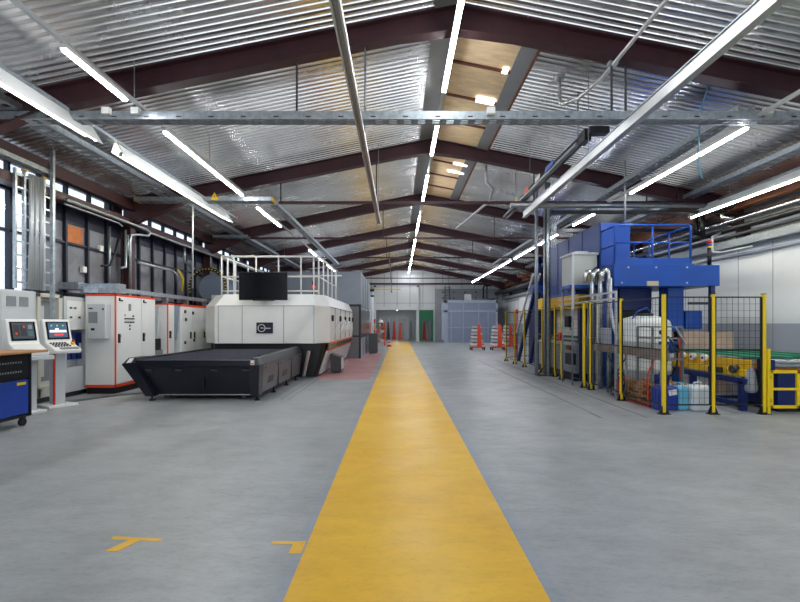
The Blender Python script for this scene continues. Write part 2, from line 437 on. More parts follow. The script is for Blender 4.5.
def skylight(xa, xb, y0, y1, n):
    m = MB().hexa([(xa, y0, rz(xa) - .075), (xb, y0, rz(xb) - .075), (xb, y1, rz(xb) - .075), (xa, y1, rz(xa) - .075), (xa, y0, rz(xa) - .062), (xb, y0, rz(xb) - .062), (xb, y1, rz(xb) - .062), (xa, y1, rz(xa) - .062)])
    o = struct('window_roof_%d' % n, m, BRIGHT)
skylight(1.62, 2.0, 9.35, 9.55, 1); skylight(1.9, 2.0, 8.2, 8.35, 2)
skylight(1.6, 2.0, 13.2, 13.3, 3); skylight(1.5, 2.0, 13.9, 14.0, 4)

# ------------------------------------------------------------------ lamps
def lamp(x, y0, y1, z, label, group, w=.065, deep=False, em=None, drop=.06):
    root = thing('ceiling_light', label, 'ceiling light', (x, (y0 + y1) / 2, z), group)
    if deep:
        k = deep   # the white reflector plate leans towards the aisle on this side
        P = [(.17, -drop), (.185, -drop + .005), (-.01, .27), (-.03, .27), (-.10, .05), (-.09, .05), (-.02, .25), (.155, -drop + .01)]
        build('reflector', MB().prism([(x + k * a, z + b_) for a, b_ in (P if k > 0 else P[::-1])], 'y', y0, y1), WHITEP, root)
        build('tube', MB().box(x + k * .06, x + k * .10, y0 + .02, y1 - .02, z - .0, z + .03), em or TUBE_WARM, root)
        build('tube_cap', MB().box(x + k * .05, x + k * .11, y0 - .01, y0 + .02, z - .025, z + .05).box(x + k * .05, x + k * .11, y1 - .02, y1 + .01, z - .025, z + .05), GREYD, root)
    else:
        build('housing', MB().box(x - w * .6, x + w * .6, y0, y1, z + .03, z + .085), WHITEP, root)
        build('tube', MB().prism([(x - w / 2, z + .03), (x - w * .4, z - .0), (x + w * .4, z), (x + w / 2, z + .03)], 'y', y0 + .02, y1 - .02), em or TUBE, root)
    return root
def row(x, z, segs, where, grp, **k):
    for i, (a, b) in enumerate(segs):
        lamp(x, a, b, z, 'white tube light, %s in the row %s' % (ORD[i], where), grp, **k)
ZR = 1.55
row(.84, ZR + 4.32, [(1.6, 4.2), (5.0, 8.43), (9.9, 11.6), (13.2, 16.3), (18.2, 21.6), (22.9, 27), (27.8, 31.5), (32.5, 36), (36.6, 38.6)], 'under the ridge', 'tube lights under the ridge', w=.072)
row(-4.0, ZR + 3.25, [(-1, 1.2), (5.35, 6.6), (7.67, 11.5), (12.7, 15.2), (20, 23.4), (25, 29), (31, 35)], 'over the laser machine', 'tube lights over the laser machine', w=.06)  # the farthest tubes of this row are added to brighten the far end
row(5.55, ZR + 3.1, [(-1, 1.4), (3.4, 5.6), (7.17, 10.8), (12.6, 14.3), (15.8, 17.9), (18.5, 21.6), (22.3, 25.1), (25.6, 30), (30.7, 34)], 'over the fenced line', 'tube lights over the fenced line', w=.06)
row(-5.12, ZR + 3.05, [(1.5, 4.6), (5.2, 7.5), (8.15, 13.4)], 'near the windows with deep reflectors', 'reflector lights near the windows', deep=1)
row(8.0, ZR + 2.85, [(3.5, 7.6), (7.7, 12.2)], 'by the white wall with deep reflectors', 'reflector lights by the white wall', deep=-1, drop=-.015)
def rail(name, x, y0, y1, z, label, w=.05, h=.05, mt=None, hang=(), cat='light rail'):
    root = thing(name, label, cat, (x, (y0 + y1) / 2, z))
    if name == 'light_rail' and 4.62 < z < 4.86:
        build('rail', MB().box(x - w / 2, x + w / 2, y0, 6.93, z, z + h), mt or ALU, root)
        build('rail', MB().box(x - w / 2, x + w / 2, 7.17, y1, z, z + h), mt or ALU, root)
    else: build('rail', MB().box(x - w / 2, x + w / 2, y0, y1, z, z + h), mt or ALU, root)
    for y in hang: build('hanger_wire', MB().cyl((x, y, z + h), (x, y, rz(x) + .01), .008, 5), STEEL, root)
    return root
for yy, l in ((40.6, 'near the opening'), (44.5, 'towards the back')): lamp(-.2, yy, yy + 1.6, 2.90, 'added tube light on the far room ceiling %s' % l, 'added far room lights')  # unseen lamps added to brighten the far room, hidden above the opening
rail('light_rail', .84, -1, 38.6, ZR + 4.405, 'slim rail carrying the tube lights under the ridge', hang=(5, 9, 14, 19, 24))
rail('light_rail', -4.0, -3, 30, ZR + 3.335, 'slim rail carrying the lights over the laser machine', hang=(4.6, 6.8, 9.5, 13, 18, 24))
rail('light_rail', 5.55, -3, 34, ZR + 3.185, 'slim rail carrying the lights over the fenced line', hang=(6.2, 27))
rail('light_rail', -5.12, 1, 14.0, ZR + 3.27, 'grey rail above the reflector lights near the windows', w=.09, h=.05, mt=GALV, hang=(7.8, 11, 13.7))
rail('light_rail', 8.0, 3, 11.2, ZR + 3.07, 'grey rail above the reflector lights by the white wall', w=.09, h=.05, mt=GALV, hang=(7.6, 10.9))

# overhead rails that end over the floor
root = rail('overhead_rail', 3.20, -2, 11.5, ZR + 2.71, 'wide pale aluminium rail hanging above the fence line', w=.05, h=.14, mt=ALU, hang=(4, 7.6, 11), cat='overhead rail')
build('lower_flange', MB().box(3.155, 3.245, -2, 11.5, ZR + 2.695, ZR + 2.71), ALU, root)
build('upper_flange', MB().box(3.16, 3.24, -2, 11.5, ZR + 2.85, ZR + 2.865), GALV, root)
root = rail('overhead_rail', -.53, -2, 12.0, ZR + 2.66, 'narrow steel rail hanging above the yellow walkway', w=.04, h=.08, mt=STEEL, hang=(3, 7, 11.6), cat='overhead rail')
for x in (-.575, -.505): build('side_strip', MB().box(x, x + .02, -2, 12, ZR + 2.64, ZR + 2.72), ALU, root)
# conduit under the roof on the bare side, bent at its end
m = MB().tube([(3.35, -1, 5.6), (3.35, 7.4, 5.6), (3.15, 7.9, 5.5), (2.95, 8.1, 5.5), (2.93, 8.2, 5.6), (2.93, 8.2, rz(2.93) + .01)], .03, 8)
m.box(2.86, 3.0, 8.13, 8.27, rz(2.93) - .07, rz(2.93)); m.box(3.28, 3.42, 7.0, 7.1, 5.6, 5.9)
one('ceiling_pipe', m, ALU, 'pale ceiling pipe with bent end above the fence line', 'pipe')
m = MB().tube([(2.2, 17.3, 5.2), (2.7, 13.4, 5.2), (2.72, 13.0, 5.45), (2.5, 12.9, 5.6), (2.5, 12.9, rz(2.5) + .01)], .035, 8)
one('ceiling_pipe', m, ALU, 'far ceiling pipe with bent end beyond the second roof frame', 'pipe')

# cable trays
def tray(name_label, p0, p1, w, h=.09, group=None, slots=True, ends=False, cat='cable tray'):
    p0 = Vector(p0); p1 = Vector(p1); d = p1 - p0; n = d.normalized(); side = n.cross(Vector((0, 0, 1))).normalized()
    root = thing('cable_tray', name_label, cat, tuple((p0 + p1) / 2), group)
    a = side * w / 2
    for s in (-1, 1):
        m = MB().bar(p0 + a * s, p1 + a * s, .012, h)
        m.bar(p0 + a * s * .93 + Vector((0, 0, h / 2)), p1 + a * s * .93 + Vector((0, 0, h / 2)), .03, .008)
        build('side_rail', m, GALV, root)
    m = MB(); k = int(d.length / .22)
    for i in range(k):
        c = p0 + d * ((i + .5) / k) + Vector((0, 0, -h / 2 + .008))
        m.bar(c - a, c + a, .11, .006)
    for t_ in (-.8, 0, .8): m.bar(p0 + a * t_ + Vector((0, 0, -h / 2 + .004)), p1 + a * t_ + Vector((0, 0, -h / 2 + .004)), .03, .004)
    build('mesh', m, DULLG, root)
    if ends:
        m = MB()
        for q in (p0, p1): m.bar(q - a * 1.02 - n * .0, q + a * 1.02, .03, h * 1.1)
        build('end_cap', m, YEL, root)
    return root
t = tray('long galvanised cable tray crossing the hall under the near roof frame', (-7.0, 7.05, 4.765), (8.6, 7.05, 4.765), .2, .12, 'cable trays')
m = MB()
for x in range(-14, 18):
    m.box(x * .5 + .06, x * .5 + .14, 6.942, 6.946, 4.735, 4.755)
build('slot_pattern', m, CHARCOAL, t)
for x in (-4.55, -4.1, 1.35, 5.6): build('junction_box', MB().box(x, x + .12, 6.87, 6.94, 4.76, 4.86), WHITEP, t)
for x in (-5.42, -1.6, -.53, 3.33, 3.55): build('hanger_rod', MB().cyl((x, 7.05, 4.8), (x, 7.05, rz(x) - .3), .018, 6), CHARCOAL, t)
tray('galvanised cable tray running beside the window side lights', (-6.03, -2, 4.90), (-6.03, 30, 4.90), .34, .1)
tray('cable tray along the wall above the conduit drop', (-6.9, 4, 4.5), (-6.9, 8.9, 4.5), .18, .08)
t = tray('short cross tray with yellow end caps and warning sign', (-6.85, 11.8, 4.78), (-3.3, 11.8, 4.78), .3, .1, ends=True)
build('warning_sign', MB().prism([(-4.86, 4.74), (-4.66, 4.74), (-4.76, 4.93)], 'y', 11.60, 11.61), YEL, t)
build('warning_mark', MB().prism([(-4.775, 4.80), (-4.745, 4.80), (-4.755, 4.88)], 'y', 11.592, 11.6), CHARCOAL, t)
tray('short galvanised cross tray beyond the warning sign', (-6.9, 16.8, 4.78), (-5.6, 16.8, 4.78), .3, .1)
tray('narrow cable tray leading from the yellow capped tray to the machine cabin', (-3.3, 11.9, 4.72), (-3.3, 24, 4.72), .2, .09)
tray('cable tray running beside the lights over the fenced line', (5.56, 7.2, 5.0), (5.56, 26, 5.0), .26, .1)
tray('cable tray running under the rust brown eave beam', (7.7, 4, 4.92), (7.7, 30, 4.92), .26, .1)
# fat duct beside frame 2 on the machine side
one('ceiling_pipe', MB().cyl((2.9, 11.7, 4.62), (8.9, 11.7, 4.62), .07, 12), STEEL, 'thick grey pipe crossing above the blue machine platform', 'pipe')
one('ceiling_pipe', MB().cyl((4.0, 11.85, 4.48), (8.9, 11.85, 4.48), .05, 10), CHARCOAL, 'dark pipe crossing just below the thick grey pipe', 'pipe')

# folded boom with cable bundle
root = thing('hose_boom', 'folded black cable boom with coloured tags hung beside the pale rail', 'cable boom', (3.2, 11, 4.7))
build('upper_bar', MB().bar((3.42, 8.0, 4.94), (3.42, 14.3, 4.90), .05, .09), BLACKM, root)
build('lower_bar', MB().bar((3.28, 8.3, 4.86), (3.24, 13.9, 4.85), .05, .06), STEEL, root)
build('head', MB().box(3.36, 3.7, 7.9, 8.05, 4.9, 5.02).box(3.32, 3.44, 8.05, 8.35, 4.84, 5.04), BLACKM, root)
m = MB()
for i in range(5):
    o = i * .025
    m.tube([(3.32 + o, 8.2, 4.98), (3.34 + o, 10 + o, 5.04 - o), (3.30 + o, 12, 4.98), (3.34 + o, 14.2, 4.94)], .014, 6)
build('cable_rope', m, HOSE, root)
for y, mm, l in ((9.4, BLUE, .5), (10.3, WHITEP, .35), (11.2, ORM, .4), (12.2, YEL, .3)):
    build('tag', MB().bar((3.22, y, 4.93), (3.22, y + l, 4.92), .012, .1), mm, root)
for y in (8.6, 13.2): build('mount', MB().cyl((3.42, y, 4.9), (3.42, y, rz(3.42) - .01), .02, 6), STEEL, root)

# blue cable hanging, thin pole, hanging wire
one('hanging_cable', MB().tube([(5.15, 7.4, rz(5.15)), (5.0, 7.4, 5.2), (4.88, 7.3, 4.9), (4.85, 7.3, 4.2), (4.9, 7.3, 3.95), (4.93, 7.3, 3.9)], .012, 6), mat('pale_blue_cable', (96, 150, 180), .5),
    'thin pale blue cable dangling from the roof', 'cable')
one('hanging_pole', MB().cyl((5.55, 11.05, 4.1), (5.55, 11.05, rz(5.55)), .025, 8), ALU, 'thin pale pole rising from the blue cabin to the roof', 'pole')
one('hanging_pole', MB().cyl((-5.5, 12.0, 2.5), (-5.5, 12.0, 4.72), .022, 8), HOSEG, 'thin grey pole hanging from the yellow capped tray', 'pole')
m = MB().box(-6.79, -6.73, 8.75, 8.81, 0, rz(-6.8)).box(-6.82, -6.70, 8.72, 8.84, 0, .02)
one('conduit_post', m, GALV, 'tall galvanised post standing behind the consoles', 'post')

# ------------------------------------------------------------------ left wall services
root = thing('cable_ladder', 'bundle of grey conduits rising beside the tall window', 'conduit bundle', (-6.98, 8.7, 2.2))
for i in range(6):
    y = 8.50 + i * .062
    build('conduit', MB().tube([(-6.99, y, 2.2), (-6.95 - (i % 2) * .03, y, 3.3), (-6.97, y, 4.38)], .026, 8), HOSEG, root)
for y in (8.22, 8.42, 8.88, 9.12):
    build('upright', MB().box(-7.04, -6.99, y - .022, y + .022, 2.2, 4.40), GALV, root)
m = MB()
for i in range(9):
    z = 2.3 + i * .25; m.box(-7.02, -7.0, 8.2, 9.14, z, z + .03)
build('slat', m, GALV, root)
for y in (8.42, 8.88): build('cap', MB().box(-7.05, -6.97, y - .035, y + .035, 4.40, 4.43), YEL, root)
one('wall_pipe', MB().tube([(-6.95, 9.4, 4.14), (-6.95, 12.4, 4.14), (-6.95, 12.55, 4.08), (-6.97, 12.5, 3.98), (-7.0, 12.1, 3.94), (-7.0, 11.75, 3.86), (-7.0, 11.72, 3.7), (-7.0, 11.72, 2.2)], .035, 8), GALV,
    'galvanised pipe that bends back and drops before the near wall column', 'pipe')
one('wall_pipe', MB().tube([(-6.98, 9.4, 4.05), (-6.98, 11.2, 4.05), (-6.98, 11.35, 4.0)], .02, 8), GALV, 'thin pipe running below the maroon wall rail', 'pipe')
one('wall_pipe', MB().tube([(-7.0, 12.5, 4.1), (-7.0, 32, 4.1)], .03, 8), GALV, 'galvanised pipe running on to the far end of the window wall', 'pipe')
one('wall_pipe', MB().tube([(-7.05, 12.15, 3.2), (-7.05, 14.0, 3.2), (-7.05, 14.25, 3.1), (-7.05, 14.3, 2.8)], .04, 8), GALV, 'horizontal galvanised pipe between the wall columns', 'pipe')
one('wall_pipe', MB().tube([(-7.0, 14.25, 3.25), (-6.98, 14.55, 3.0), (-7.0, 14.5, 2.6)], .03, 8), YEL, 'short yellow flexible pipe drooping from the wall', 'pipe')
one('wall_pipe', MB().tube([(-7.02, 11.55, 3.95), (-7.02, 11.55, 3.0), (-7.02, 11.35, 2.95)], .03, 8).tube([(-7.02, 11.65, 3.85), (-7.02, 11.65, 3.3)], .03, 8), GALV, 'short pair of pipes hanging beside the near wall column', 'pipe')
one('wall_pipe', MB().tube([(-7.1, 14.9, 4.1), (-7.1, 14.9, 3.6), (-7.1, 15.6, 3.45)], .035, 8), GALV, 'bent pipe dropping from the wall rail above the duct', 'pipe')
m = MB().cyl((-7.3, 11.35, 4.0), (-7.3, 11.35, 2.2), .03, 8)
one('wall_pipe', m, GALV, 'slim upright pipe against the dark wall panels', 'pipe')
m = MB().tube([(-7.25, 10.95, 2.95), (-7.2, 11.2, 3.0), (-7.2, 11.4, 3.3), (-7.15, 11.5, 3.8)], .025, 8)
one('wall_cable', m, HOSE, 'black cable curving up the dark wall panels', 'cable')
for y, z, l in ((11.15, 3.35, 'upper'), (10.55, 2.75, 'lower')):
    one('wall_socket', MB().box(XL + .02, XL + .1, y, y + .12, z, z + .14), WHITEP, 'small white socket box on the dark wall, the %s one' % l, 'socket')
# round duct with energy chain
DX = -6.32
root = thing('round_duct', 'big blue grey round duct behind the control cabinets', 'duct', (DX, 15.6, 0))
build('duct_drum', MB().cyl((DX, 15.26, 2.75), (DX, 17.4, 2.75), .47, 32), mat('duct_blue_grey', (112, 126, 146), .4, .3), root)
for y in (15.5, 17.1): build('stand', MB().box(DX - .42, DX + .42, y, y + .1, 0, 2.4), CHARCOAL, root)
root = thing('energy_chain', 'black cable chain with yellow dots arching over the round duct', 'cable chain', (DX, 14.9, 2.0))
pts = [(DX - .57, 14.9, 2.2)] + [(DX + .60 * math.cos(math.radians(a)), 14.9, 2.75 + .60 * math.sin(math.radians(a))) for a in range(190, -11, -10)]
build('chain', MB().tube(pts, .055, 8), BLACKM, root)
for a in range(-5, 196, 10):
    c = (DX + .60 * math.cos(math.radians(a)), 2.75 + .60 * math.sin(math.radians(a)))
    build('dot', MB().box(c[0] - .015, c[0] + .015, 14.825, 14.85, c[1] - .015, c[1] + .015), YEL, root)
m = MB().tube([(-5.45, 15.05, 2.45), (-5.45, 15.05, 3.0), (-5.3, 15.1, 3.2), (-5.0, 15.3, 3.25)], .05, 8)
one('energy_chain', m, BLACKM, 'second black cable chain rising behind the guard rail', 'cable chain')

# ------------------------------------------------------------------ left cabinets
def handle(root_, x, y, z, h=.16, out=1):
    hd = build('handle', MB().box(x, x + .035 * out, y - .022, y + .022, z - h / 2, z + h / 2), BLACKM, root_)
    build('lock', MB().box(x + .002, x + .04 * out, y + .024, y + .04, z + .02, z + .07), YEL, hd)
    return hd
# grey cabinet row under the window
root = thing('control_cabinet', 'tall plain grey cabinet with two vents under the window', 'cabinet', (-7.15, 8.1, 0))
build('body', MB().box(-7.4, -6.95, 7.0, 8.62, .1, 2.16), CREAM2, root, bevel=.012)
build('plinth', MB().box(-7.38, -6.98, 7.02, 8.6, 0, .1), CHARCOAL, root)
for y in (7.95, 8.22): build('vent', MB().box(-6.94, -6.932, y, y + .2, 1.86, 2.04), GREYD, root)
build('door', MB().box(-6.95, -6.94, 7.85, 8.58, .15, 2.12), CREAM2, root)
root = thing('control_cabinet', 'open beige cabinet frame behind the taller console', 'cabinet', (-7.15, 9.0, 0))
build('body', MB().box(-7.4, -7.1, 8.66, 9.3, .1, 2.14).box(-7.1, -6.95, 8.66, 8.74, .1, 2.14).box(-7.1, -6.95, 9.2, 9.3, .1, 2.14).box(-7.1, -6.95, 8.66, 9.3, 2.06, 2.14).box(-7.1, -6.95, 8.66, 9.3, .1, .3), BEIGE, root, bevel=.01)
build('back_plate', MB().box(-7.1, -7.08, 8.76, 9.18, .4, 2.0), GREYD, root)
build('terminal_strip', MB().box(-7.08, -7.02, 8.82, 8.9, .5, 1.9), CREAM2, root)
build('plinth', MB().box(-7.38, -6.98, 8.68, 9.28, 0, .1), CHARCOAL, root)
root = thing('control_cabinet', 'pale cabinet with blue modules in its lower opening', 'cabinet', (-7.15, 9.7, 0))
build('body', MB().box(-7.4, -6.95, 9.34, 9.42, .1, 2.12).box(-7.4, -6.95, 9.98, 10.06, .1, 2.12).box(-7.4, -7.15, 9.42, 9.98, .1, 2.12).box(-7.15, -6.95, 9.42, 9.98, 2.04, 2.12).box(-7.15, -6.95, 9.42, 9.98, .1, .62), CREAM2, root, bevel=.008)
build('door', MB().box(-7.0, -6.95, 9.42, 9.98, 1.42, 2.04), CREAM, root)
for i in range(3): build('module', MB().box(-7.15, -7.0, 9.47 + i * .17, 9.58 + i * .17, .78, 1.36), BLUED, root)
for i in range(3): build('module_clip', MB().box(-7.0, -6.985, 9.50 + i * .17, 9.55 + i * .17, 1.0, 1.12), CREAM2, root)
for y, z in ((9.5, 1.86), (9.62, 1.86), (9.5, 1.66), (9.75, 1.66)): build('label_plate', MB().box(-6.95, -6.945, y, y + .07, z, z + .04), CHARCOAL, root)
build('plinth', MB().box(-7.38, -6.98, 9.36, 10.04, 0, .1), CHARCOAL, root)
# floor cable cover
m = MB().prism([(-6.75, 8.6), (-6.62, 8.52), (-6.05, 9.55), (-5.0, 10.6), (-5.1, 10.7), (-6.2, 9.68)], 'z', 0, .035)
one('cable_cover', m, STEEL, 'low metal cable cover crossing the floor from the consoles', 'cable cover')

# big red trimmed cabinet
root = thing('control_cabinet', 'white cabinet with orange red edges and a cooling unit on its end', 'cabinet', (-6.6, 10.7, 0))
X0, X1, Y0, Y1, ZT = -6.9, -6.24, 9.9, 11.5, 2.2
build('body', MB().box(X0, X1, Y0, Y1, .20, ZT - .04), CREAM, root, bevel=.006)
build('plinth', MB().box(X0 + .02, X1 - .02, Y0 + .02, Y1, 0, .14), BLACKM, root)
m = MB().box(X0 - .005, X1 + .008, Y0 - .008, Y1, ZT - .045, ZT).box(X0 - .005, X1 + .008, Y0 - .008, Y1, .14, .20).box(X1 - .012, X1 + .008, Y0 - .008, Y0 + .02, .14, ZT)
build('edge_trim', m, ORANGE, root)
d = build('door', MB().box(X1, X1 + .014, Y0 + .03, 10.86, .22, ZT - .06), CREAM, root, bevel=.004)
handle(root, X1 + .014, Y0 + .09, 1.22, .2); handle(root, X1 + .014, 10.95, 1.22, .2)
d2 = build('door', MB().box(X1, X1 + .014, 10.88, Y1 - .01, .22, ZT - .06), CREAM, root, bevel=.004)
for y in (Y0 + .1, 10.95):
    for z in (2.08,): build('hinge', MB().box(X1 + .014, X1 + .035, y, y + .12, z - .03, z).box(X1 + .014, X1 + .035, y, y + .03, z, z + .04), BLACKM, root)
for j, z in enumerate((1.66, 1.58)):
    for i in range(6):
        build('push_button', MB().cyl((X1 + .012, 10.22 + i * .065, z), (X1 + .034, 10.22 + i * .065, z), .016, 8), BLACKM, root)
build('push_button', MB().cyl((X1 + .012, 10.22, 1.74), (X1 + .03, 10.22, 1.74), .016, 8), REDM, root)
build('push_button', MB().cyl((X1 + .012, 10.53, 1.72), (X1 + .03, 10.53, 1.72), .02, 8), BLACKM, root)
build('push_button', MB().cyl((X1 + .012, 10.4, 1.5), (X1 + .03, 10.4, 1.5), .02, 8), BLACKM, root)
build('push_button', MB().cyl((X1 + .012, 10.4, 1.42), (X1 + .03, 10.4, 1.42), .02, 8), BLACKM, root)
build('display', MB().box(X1 + .012, X1 + .02, 10.36, 10.45, 1.84, 2.0), GREYD, root)
ac = build('cooling_unit', MB().box(-6.73, -6.33, Y0 - .2, Y0, 1.22, 1.98), CREAM2, root, bevel=.02)
build('grille', MB().box(-6.69, -6.50, Y0 - .206, Y0 - .198, 1.56, 1.80), GREYD, ac)
build('display', MB().box(-6.64, -6.56, Y0 - .206, Y0 - .198, 1.40, 1.45), BLACKM, ac)
build('badge', MB().box(-6.69, -6.60, Y0 - .206, Y0 - .198, 1.86, 1.89), CHARCOAL, ac)
build('badge', MB().box(-6.40, -6.36, Y0 - .206, Y0 - .198, 1.84, 1.88), CHARCOAL, ac)
# recess with ducts between the cabinets
root = thing('cable_duct', 'grey blue ducts and black box in the recess between the white cabinets', 'duct', (-6.6, 11.8, 0))
build('back_panel', MB().box(-6.9, -6.86, 11.52, 12.12, 0, 1.98), CREAM2, root)
build('duct', MB().box(-6.8, -6.5, 11.62, 11.78, 1.0, 2.0), HOSEG, root)
build('slanted_duct', MB().hexa([(-6.6, 11.9, 1.15), (-6.4, 11.9, 1.15), (-6.4, 12.0, 1.2), (-6.6, 12.0, 1.2), (-6.6, 12.0, 2.0), (-6.4, 12.0, 2.0), (-6.4, 12.08, 2.0), (-6.6, 12.08, 2.0)]), CREAM2, root)
build('black_box', MB().box(-6.75, -6.35, 11.55, 12.0, .85, 1.15), BLACKM, root)
build('base', MB().box(-6.85, -6.35, 11.52, 12.1, 0, .85), GREYD, root)
# narrow cabinet
root = thing('control_cabinet', 'narrow white cabinet with one handle and orange red corner', 'cabinet', (-6.55, 12.3, 0))
build('body', MB().box(-6.86, -6.24, 12.14, 12.5, .14, 2.06), CREAM, root, bevel=.006)
build('edge_trim', MB().box(-6.252, -6.232, 12.13, 12.16, .14, 2.08).box(-6.86, -6.232, 12.13, 12.5, 2.06, 2.1), ORANGE, root)
build('plinth', MB().box(-6.84, -6.26, 12.16, 12.48, 0, .14), BLACKM, root); handle(root, -6.24, 12.25, 1.25, .2)
one('cable_duct', MB().hexa([(-6.5, 12.52, 1.1), (-6.24, 12.52, 1.1), (-6.24, 12.62, 1.1), (-6.5, 12.62, 1.1), (-6.5, 12.55, 2.05), (-6.24, 12.55, 2.05), (-6.24, 12.8, 2.05), (-6.5, 12.8, 2.05)]).box(-6.5, -6.3, 12.54, 12.6, 0, 1.1), mat('duct_pale_blue', (150, 166, 184), .4, .3),
    'pale blue sheet duct tapering down between two cabinets', 'duct')
root = thing('control_cabinet', 'long three door white cabinet nearest the laser machine', 'cabinet', (-6.55, 13.9, 0))
build('body', MB().box(-6.9, -6.24, 12.86, 14.95, .14, 2.04), CREAM, root, bevel=.006)
build('plinth', MB().box(-6.88, -6.26, 12.88, 14.93, 0, .14), BLACKM, root)
build('edge_trim', MB().box(-6.9, -6.232, 12.85, 14.95, 2.04, 2.1), ORANGE, root)
for i in range(3):
    y0 = 12.88 + i * .69
    build('door', MB().box(-6.24, -6.228, y0, y0 + .67, .18, 2.02), CREAM, root, bevel=.004)
    handle(root, -6.228, y0 + (.55 if i == 0 else .10), 1.2, .2)
for y, z in ((13.05, 1.85), (13.55, 1.82), (13.1, 1.62), (13.62, 1.0), (13.05, .95)):
    build('switch', MB().box(-6.228, -6.2, y, y + .07, z, z + .09), BLACKM, root)
# trunking above the cabinets
one('cable_trunking', MB().box(-7.05, -6.25, 10.0, 10.3, 2.22, 2.44).box(-7.5, -7.05, 9.9, 10.2, 2.3, 2.46).box(-6.9, -6.6, 9.85, 10.0, 2.22, 2.34), GALV, 'boxy galvanised trunking lying on the big white cabinet', 'trunking', bevel=.005)
m = MB().box(-6.5, -6.34, 10.32, 15.2, 2.26, 2.36)
m.box(-6.48, -6.36, 10.6, 10.7, 2.2, 2.26)
for y in (12.3, 13.5, 14.8): m.box(-6.48, -6.36, y, y + .1, 2.1, 2.26)
one('cable_trunking', m, GALV, 'long galvanised trunking running above the white cabinets', 'trunking')
one('junction_box', MB().box(-6.25, -6.05, 15.0, 15.2, 2.1, 2.5).box(-6.2, -6.1, 15.05, 15.15, 0, 2.1), CREAM2, 'small pale junction box at the end of the trunking', 'junction box')

# ------------------------------------------------------------------ consoles and bench
def console(cx, cy, yaw, label, zt, screen):
    root = thing('control_console', label, 'control console', (0, 0, 0))
    # profile in (y,z), y forward negative, extruded over x
    prof = [(-.42, 1.07), (-.40, 1.00), (.04, .98), (.14, 1.10), (.10, 1.62), (.02, 1.63), (-.10, 1.20)]
    build('head', MB().prism(prof, 'x', -.31, .31), CREAM, root, bevel=.02)
    # local frame on the screen face
    def onface(a, b, u0, u1, v0, v1, out, lift=0):
        a = Vector((0, a[0], a[1])); b = Vector((0, b[0], b[1])); d = b - a; n = Vector((1, 0, 0)).cross(d).normalized()
        if n.y > 0: n = -n
        P = []
        for o_ in (lift, lift + out):
            for (u, v) in ((u0, v0), (u1, v0), (u1, v1), (u0, v1)): P.append(a + d * v + Vector((u, 0, 0)) + n * o_)
        return P
    F = ((-.10, 1.20), (.02, 1.63)); K = ((-.42, 1.07), (-.10, 1.20))
    s = build('screen', MB().hexa(onface(*F, -.25, .25, .12, .88, .012)), SCREEN, root)
    if screen == 2:
        it = [(-.21, .21, .2, .84, 'hmi_slate', (44, 62, 88)), (-.19, .19, .42, .52, 'hmi_white', (210, 216, 220)), (-.1, .12, .28, .36, 'hmi_red', (190, 50, 50)), (-.15, -.12, .68, .74, 'hmi_green', (60, 200, 60)), (-.02, .01, .68, .74, 'hmi_green', (60, 200, 60)), (.11, .14, .68, .74, 'hmi_green', (60, 200, 60)), (-.06, .02, .52, .6, 'hmi_white', (210, 216, 220))]
    else:
        it = [(-.21, .21, .2, .84, 'hmi_dark', (36, 44, 52)), (-.19, -.08, .3, .75, 'hmi_black', (16, 20, 24)), (-.06, .06, .3, .75, 'hmi_black', (16, 20, 24)), (-.16, -.12, .35, .45, 'hmi_redd', (150, 40, 40)), (0, .04, .62, .72, 'hmi_redd', (150, 40, 40)), (.09, .19, .3, .5, 'hmi_teal', (40, 70, 74)), (.1, .18, .58, .75, 'hmi_grey', (90, 96, 100))]
    for i, (u0, u1, v0, v1, nm, c) in enumerate(it):
        build('screen_field', MB().hexa(onface(*F, u0, u1, v0, v1, .002, .0125 + .0022 * (i > 0) * (1 + .1 * i))), emis(nm, c, .7), s)
    if screen == 2:
        for r in range(3):
            for c in range(6):
                u = -.24 + c * .065 + r * .012; v = .80 - r * .2
                build('button', MB().hexa(onface(*K, u, u + .036, v, v + .1, .016, 0)), BLACKM, root)
        kb = build('keyboard', MB().hexa(onface(*K, -.16, .26, .06, .26, .012, 0)), GREYD, root)
        build('emergency_stop', MB().cyl((.23, -.21, 1.16), (.23, -.225, 1.21), .04, 12), YEL, root)
        build('emergency_knob', MB().cyl((.23, -.225, 1.21), (.23, -.235, 1.24), .028, 12), REDM, root)
        build('column', MB().box(-.10, .13, -.12, .10, .04, 1.02), CREAM2, root, bevel=.01)
        build('red_strip', MB().box(-.135, -.10, -.12, -.09, .04, 1.02), REDM, root)
    else:
        build('shelf', MB().box(-.30, .36, -.5, .05, .93, 1.0), CREAM2, root, bevel=.01)
        build('column', MB().box(-.2, .22, -.14, .14, .04, .95), CREAM2, root, bevel=.01)
        build('column_seam', MB().box(.05, .06, -.145, -.14, .1, .9).box(-.12, .0, -.145, -.14, .62, .66).box(-.12, 0, -.145, -.14, .5, .54), CHARCOAL, root)
    build('foot_plate', MB().prism([(-.34, -.28), (.34, -.28), (.30, .22), (-.30, .22)], 'z', 0, .045), CREAM, root, bevel=.01)
    root.location = (cx, cy, 0); root.rotation_euler = (0, 0, yaw); root.scale = (.74, .95, 1)
    return root
console(-6.52, 7.78, 1.12, 'white control console with dark screen behind the blue bench', 1.6, 1)
console(-6.44, 8.46, 1.12, 'white control console on a column with red strip and many buttons', 1.6, 2)
one('floor_cable', MB().tube([(-6.15, 8.65, .02), (-6.3, 8.4, .02), (-6.5, 8.3, .02), (-6.62, 8.45, .02), (-6.7, 8.7, .02)], .015, 6), HOSE, 'black cable on the floor between the two consoles', 'cable')
root = thing('tool_cart', 'dark blue wheeled workbench with perforated black drawer front and wooden top', 'workbench', (-6.0, 6.1, 0))
BX = -5.65; BA, BB = 5.3, 6.92
